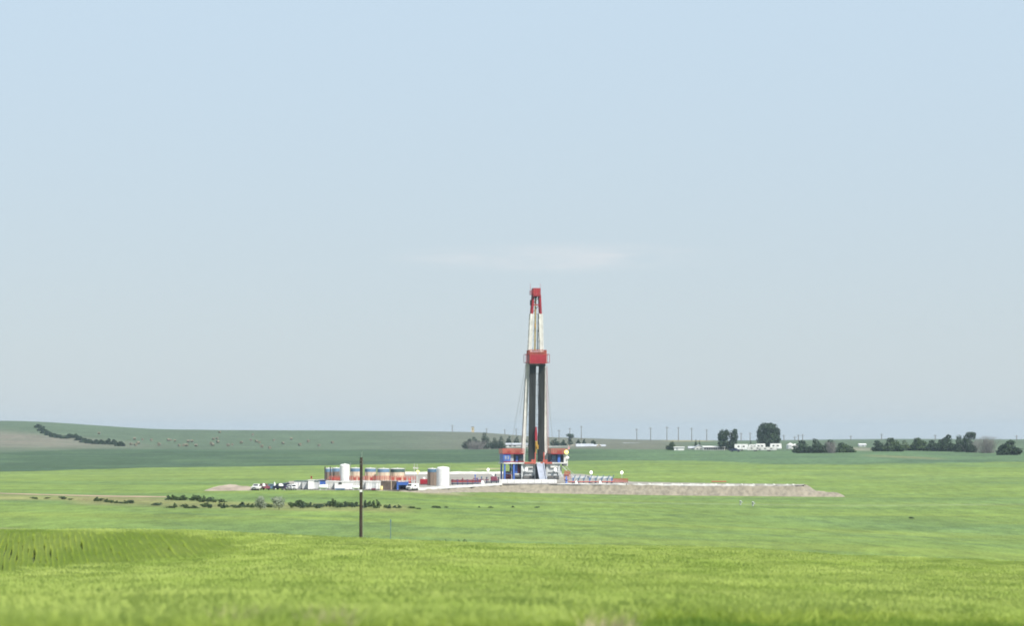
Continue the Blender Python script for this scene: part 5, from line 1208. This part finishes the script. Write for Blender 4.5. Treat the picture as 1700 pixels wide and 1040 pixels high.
def clump(name, m_, n, rx_, ry_, h0, h1, wd, ears, seed, lean=.25, ear_m=None, into=None):
    g = np.random.default_rng(seed); vs = []; fs = []; mi = []
    for k in range(n):
        x, y = g.uniform(-rx_, rx_), g.uniform(-ry_, ry_); a = g.uniform(0, math.pi); h = g.uniform(h0, h1); w_ = wd * g.uniform(.7, 1.3)
        lx_, ly_ = g.normal() * lean * h + .08 * h, g.normal() * lean * h; cx_, cy_ = math.cos(a) * w_, math.sin(a) * w_; b = len(vs)
        vs += [(x - cx_, y - cy_, -.05), (x + cx_, y + cy_, -.05), (x + lx_ * .4 + cx_, y + ly_ * .4 + cy_, h * .62), (x + lx_ * .4 - cx_, y + ly_ * .4 - cy_, h * .62), (x + lx_, y + ly_, h * (.98 if k % 3 else .8))]
        fs += [(b, b + 1, b + 2, b + 3), (b + 3, b + 2, b + 4)]; mi += [0, 0]
        if ears and k % 3 == 0:
            b = len(vs); ex, ey, ez = x + lx_ * .9, y + ly_ * .9, h * .9; e = .014
            vs += [(ex - e, ey, ez), (ex + .03, ey + e, ez + .05), (ex + .07 + e, ey, ez + .13), (ex + .02, ey - e, ez + .07)]
            fs.append((b, b + 1, b + 2, b + 3)); mi.append(1)
    me = bpy.data.meshes.new(name); me.from_pydata(vs, [], fs); me.materials.append(M[m_])
    if ears: me.materials.append(M[ear_m or 'ear'])
    me.polygons.foreach_set('material_index', mi); o = bpy.data.objects.new(name, me); (into or lib).objects.link(o); return o
for k in range(4): clump('barley_clump_%s' % 'abcd'[k], 'barley', 230, .90, .90, .58, .80, .018, True, k, .44)
row_lib = bpy.data.collections.new('row_clumps')
for k in range(2): clump('barley_row_%s' % 'ab'[k], 'barley_light', 150, .07, .62, .45, .72, .016, True, 20 + k, .10, into=row_lib)
verge_lib = bpy.data.collections.new('verge_clumps')
for k in range(3): clump('verge_tuft_%s' % 'abc'[k], 'verge', 80, .30, .30, .3, .75, .014, False, 30 + k, .38, into=verge_lib)
straw_lib = bpy.data.collections.new('straw_clumps')
clump('straw_tuft_a', 'straw', 130, .30, .15, .72, .98, .007, False, 40, .13, into=straw_lib)
def scatter(name, pts, rot, sc, coll, nvar, tilt=.06):
    me = bpy.data.meshes.new(name); n = len(pts); me.vertices.add(n); me.vertices.foreach_set('co', np.asarray(pts, np.float32).ravel())
    for nm, arr in (('rz', rot), ('sc', sc)):
        a_ = me.attributes.new(nm, 'FLOAT', 'POINT'); a_.data.foreach_set('value', np.asarray(arr, np.float32))
    a_ = me.attributes.new('pick', 'INT', 'POINT'); a_.data.foreach_set('value', RNG.integers(0, nvar, n).astype(np.int32))
    o = bpy.data.objects.new(name, me); C.objects.link(o)
    ng = bpy.data.node_groups.new(name, 'GeometryNodeTree'); ng.interface.new_socket('Geometry', in_out='INPUT', socket_type='NodeSocketGeometry'); ng.interface.new_socket('Geometry', in_out='OUTPUT', socket_type='NodeSocketGeometry')
    i_ = ng.nodes.new('NodeGroupInput'); o_ = ng.nodes.new('NodeGroupOutput'); ci = ng.nodes.new('GeometryNodeCollectionInfo'); ci.inputs['Collection'].default_value = coll; ci.inputs['Separate Children'].default_value = True; ci.inputs['Reset Children'].default_value = True
    ip = ng.nodes.new('GeometryNodeInstanceOnPoints'); ip.inputs['Pick Instance'].default_value = True
    def na(nm, ty): q = ng.nodes.new('GeometryNodeInputNamedAttribute'); q.data_type = ty; q.inputs['Name'].default_value = nm; return q.outputs['Attribute']
    cx = ng.nodes.new('ShaderNodeCombineXYZ'); ng.links.new(na('rz', 'FLOAT'), cx.inputs[2])
    ng.links.new(i_.outputs[0], ip.inputs['Points']); ng.links.new(ci.outputs[0], ip.inputs['Instance']); ng.links.new(na('pick', 'INT'), ip.inputs['Instance Index'])
    ng.links.new(cx.outputs[0], ip.inputs['Rotation']); ng.links.new(na('sc', 'FLOAT'), ip.inputs['Scale']); ng.links.new(ip.outputs[0], o_.inputs[0])
    md = o.modifiers.new('scatter', 'NODES'); md.node_group = ng
    return tag(o, kind='stuff')
TH = math.tan(R(13.5))
def ring(r0, r1, dens):
    A_ = R(13.5) * (r1 * r1 - r0 * r0); n = int(A_ * dens); r = np.sqrt(RNG.uniform(r0 * r0, r1 * r1, n)); a = RNG.uniform(-R(13.5), R(13.5), n); return np.stack([r * np.sin(a), r * np.cos(a)], 1)
xy = np.concatenate([ring(36, 95, 3.2), ring(95, 160, 2.4), ring(160, 300, 1.7)])
pxs = 850 + F * xy[:, 0] / xy[:, 1]; rr = np.hypot(xy[:, 0], xy[:, 1])
# the drilled rows show where the slope at left faces the road
edge_n = 14 * np.sin(xy[:, 0] * .45) + 9 * np.sin(xy[:, 1] * .21 + 2)
dlo = np.interp(pxs, [-400, 0, 240, 400, 520], [178, 178, 184, 204, 204]); dhi = np.interp(pxs, [-400, 0, 300, 450, 520], [232, 232, 228, 204, 204])
edge_n = edge_n + RNG.normal(0, 18, len(rr)); in_rows = (rr > dlo + edge_n * .12) & (rr < dhi + edge_n * .12) & (pxs < 420)
big = np.sin(xy[:, 0] * .12 + xy[:, 1] * .05) * np.sin(xy[:, 1] * .09 - xy[:, 0] * .03) 
keep = (~in_rows | (RNG.random(len(rr)) < .05)) & (rr > np.interp(pxs, [0, 900, 1150, 1700], [36, 56, 69, 82]) + 3 * np.sin(xy[:, 0] * .8) + 2 * np.sin(xy[:, 0] * 2.1))
xy = xy[keep]; bump_ = big[keep]; zone_ = in_rows[keep]
scatter('barley_crop', np.column_stack([xy, height(xy[:, 0], xy[:, 1]) + ZC]), RNG.uniform(0, 6.28, len(xy)), RNG.uniform(.82, 1.12, len(xy)) * (1 + .10 * bump_) * np.where(zone_, .72, 1), lib, 4)
# rows
HD = R(-9.4); ux, uy = math.sin(HD), math.cos(HD); vx, vy = uy, -ux
S0 = .38; P_ = []; sc_ = []
us = np.arange(150, 260, 1.0)
for k in range(-168, 85):
    off = k * S0
    tram = False
    if tram: continue
    u = us + RNG.uniform(-.2, .2, len(us)); wv_ = .05 * np.sin(u * .31 + k * 1.7) + .05 * np.sin(u * .13 + k * .4) + RNG.normal() * .025; x = ux * u + vx * (off + wv_); y = uy * u + vy * off; p_ = 850 + F * x / y; r = np.hypot(x, y)
    e_ = 14 * np.sin(x * .45) + 9 * np.sin(y * .21 + 2)
    lo = np.interp(p_, [-400, 0, 240, 400, 520], [178, 178, 184, 204, 204]); hi = np.interp(p_, [-400, 0, 300, 450, 520], [232, 232, 228, 204, 204])
    ok = (r > lo + e_ * .12 - 1) & (r < hi + e_ * .12 + 1) & (p_ < 420) & (p_ > -500) & (RNG.random(len(u)) > .06)
    P_.append(np.stack([x[ok], y[ok]], 1)); sc_.append(np.full(ok.sum(), RNG.uniform(.85, 1.1)))
P_ = np.concatenate(P_); sc_ = np.concatenate(sc_) * RNG.uniform(.9, 1.08, len(P_))
scatter('barley_rows', np.column_stack([P_, height(P_[:, 0], P_[:, 1]) + ZC]), np.full(len(P_), -HD) + RNG.uniform(-.04, .04, len(P_)), sc_, row_lib, 2)
# rough verge grass between the road and the crop
n = 16000; r = np.sqrt(RNG.uniform(14 ** 2, 86 ** 2, n)); a = RNG.uniform(-R(16), R(16), n); xv, yv = r * np.sin(a), r * np.cos(a)
pv = 850 + F * xv / yv
scatter('verge_grass', np.column_stack([xv, yv, height(xv, yv) + ZC]), RNG.uniform(0, 6.28, n), RNG.uniform(.6, 1.1, n) * np.interp(r, [14, 40, 86], [.55, .75, .9]), verge_lib, 3)
for px, row, wd_, l in ((540, 1012, 1.3, 'pale dry straw tuft in the near crop left of centre'), (396, 1024, 1.2, 'pale dry straw tuft low in the near crop at left'), (1005, 1034, 1.3, 'broad pale dry straw tuft at the bottom edge right of centre'), (1503, 978, 1.1, 'pale dry straw tuft alone in the near crop at far right')):
    ds_ = np.linspace(45, 230, 2000); d = float(ds_[np.argmin(np.abs(H - (height(X(px, ds_), ds_) + .95) / ds_ * F - row))]); o = straw_lib.objects[0].copy(); o.name = 'straw_tuft'; C.objects.link(o); o.location = on(px, d); o.scale = (wd_, 1, 1.0); tag(o, l, 'plant')
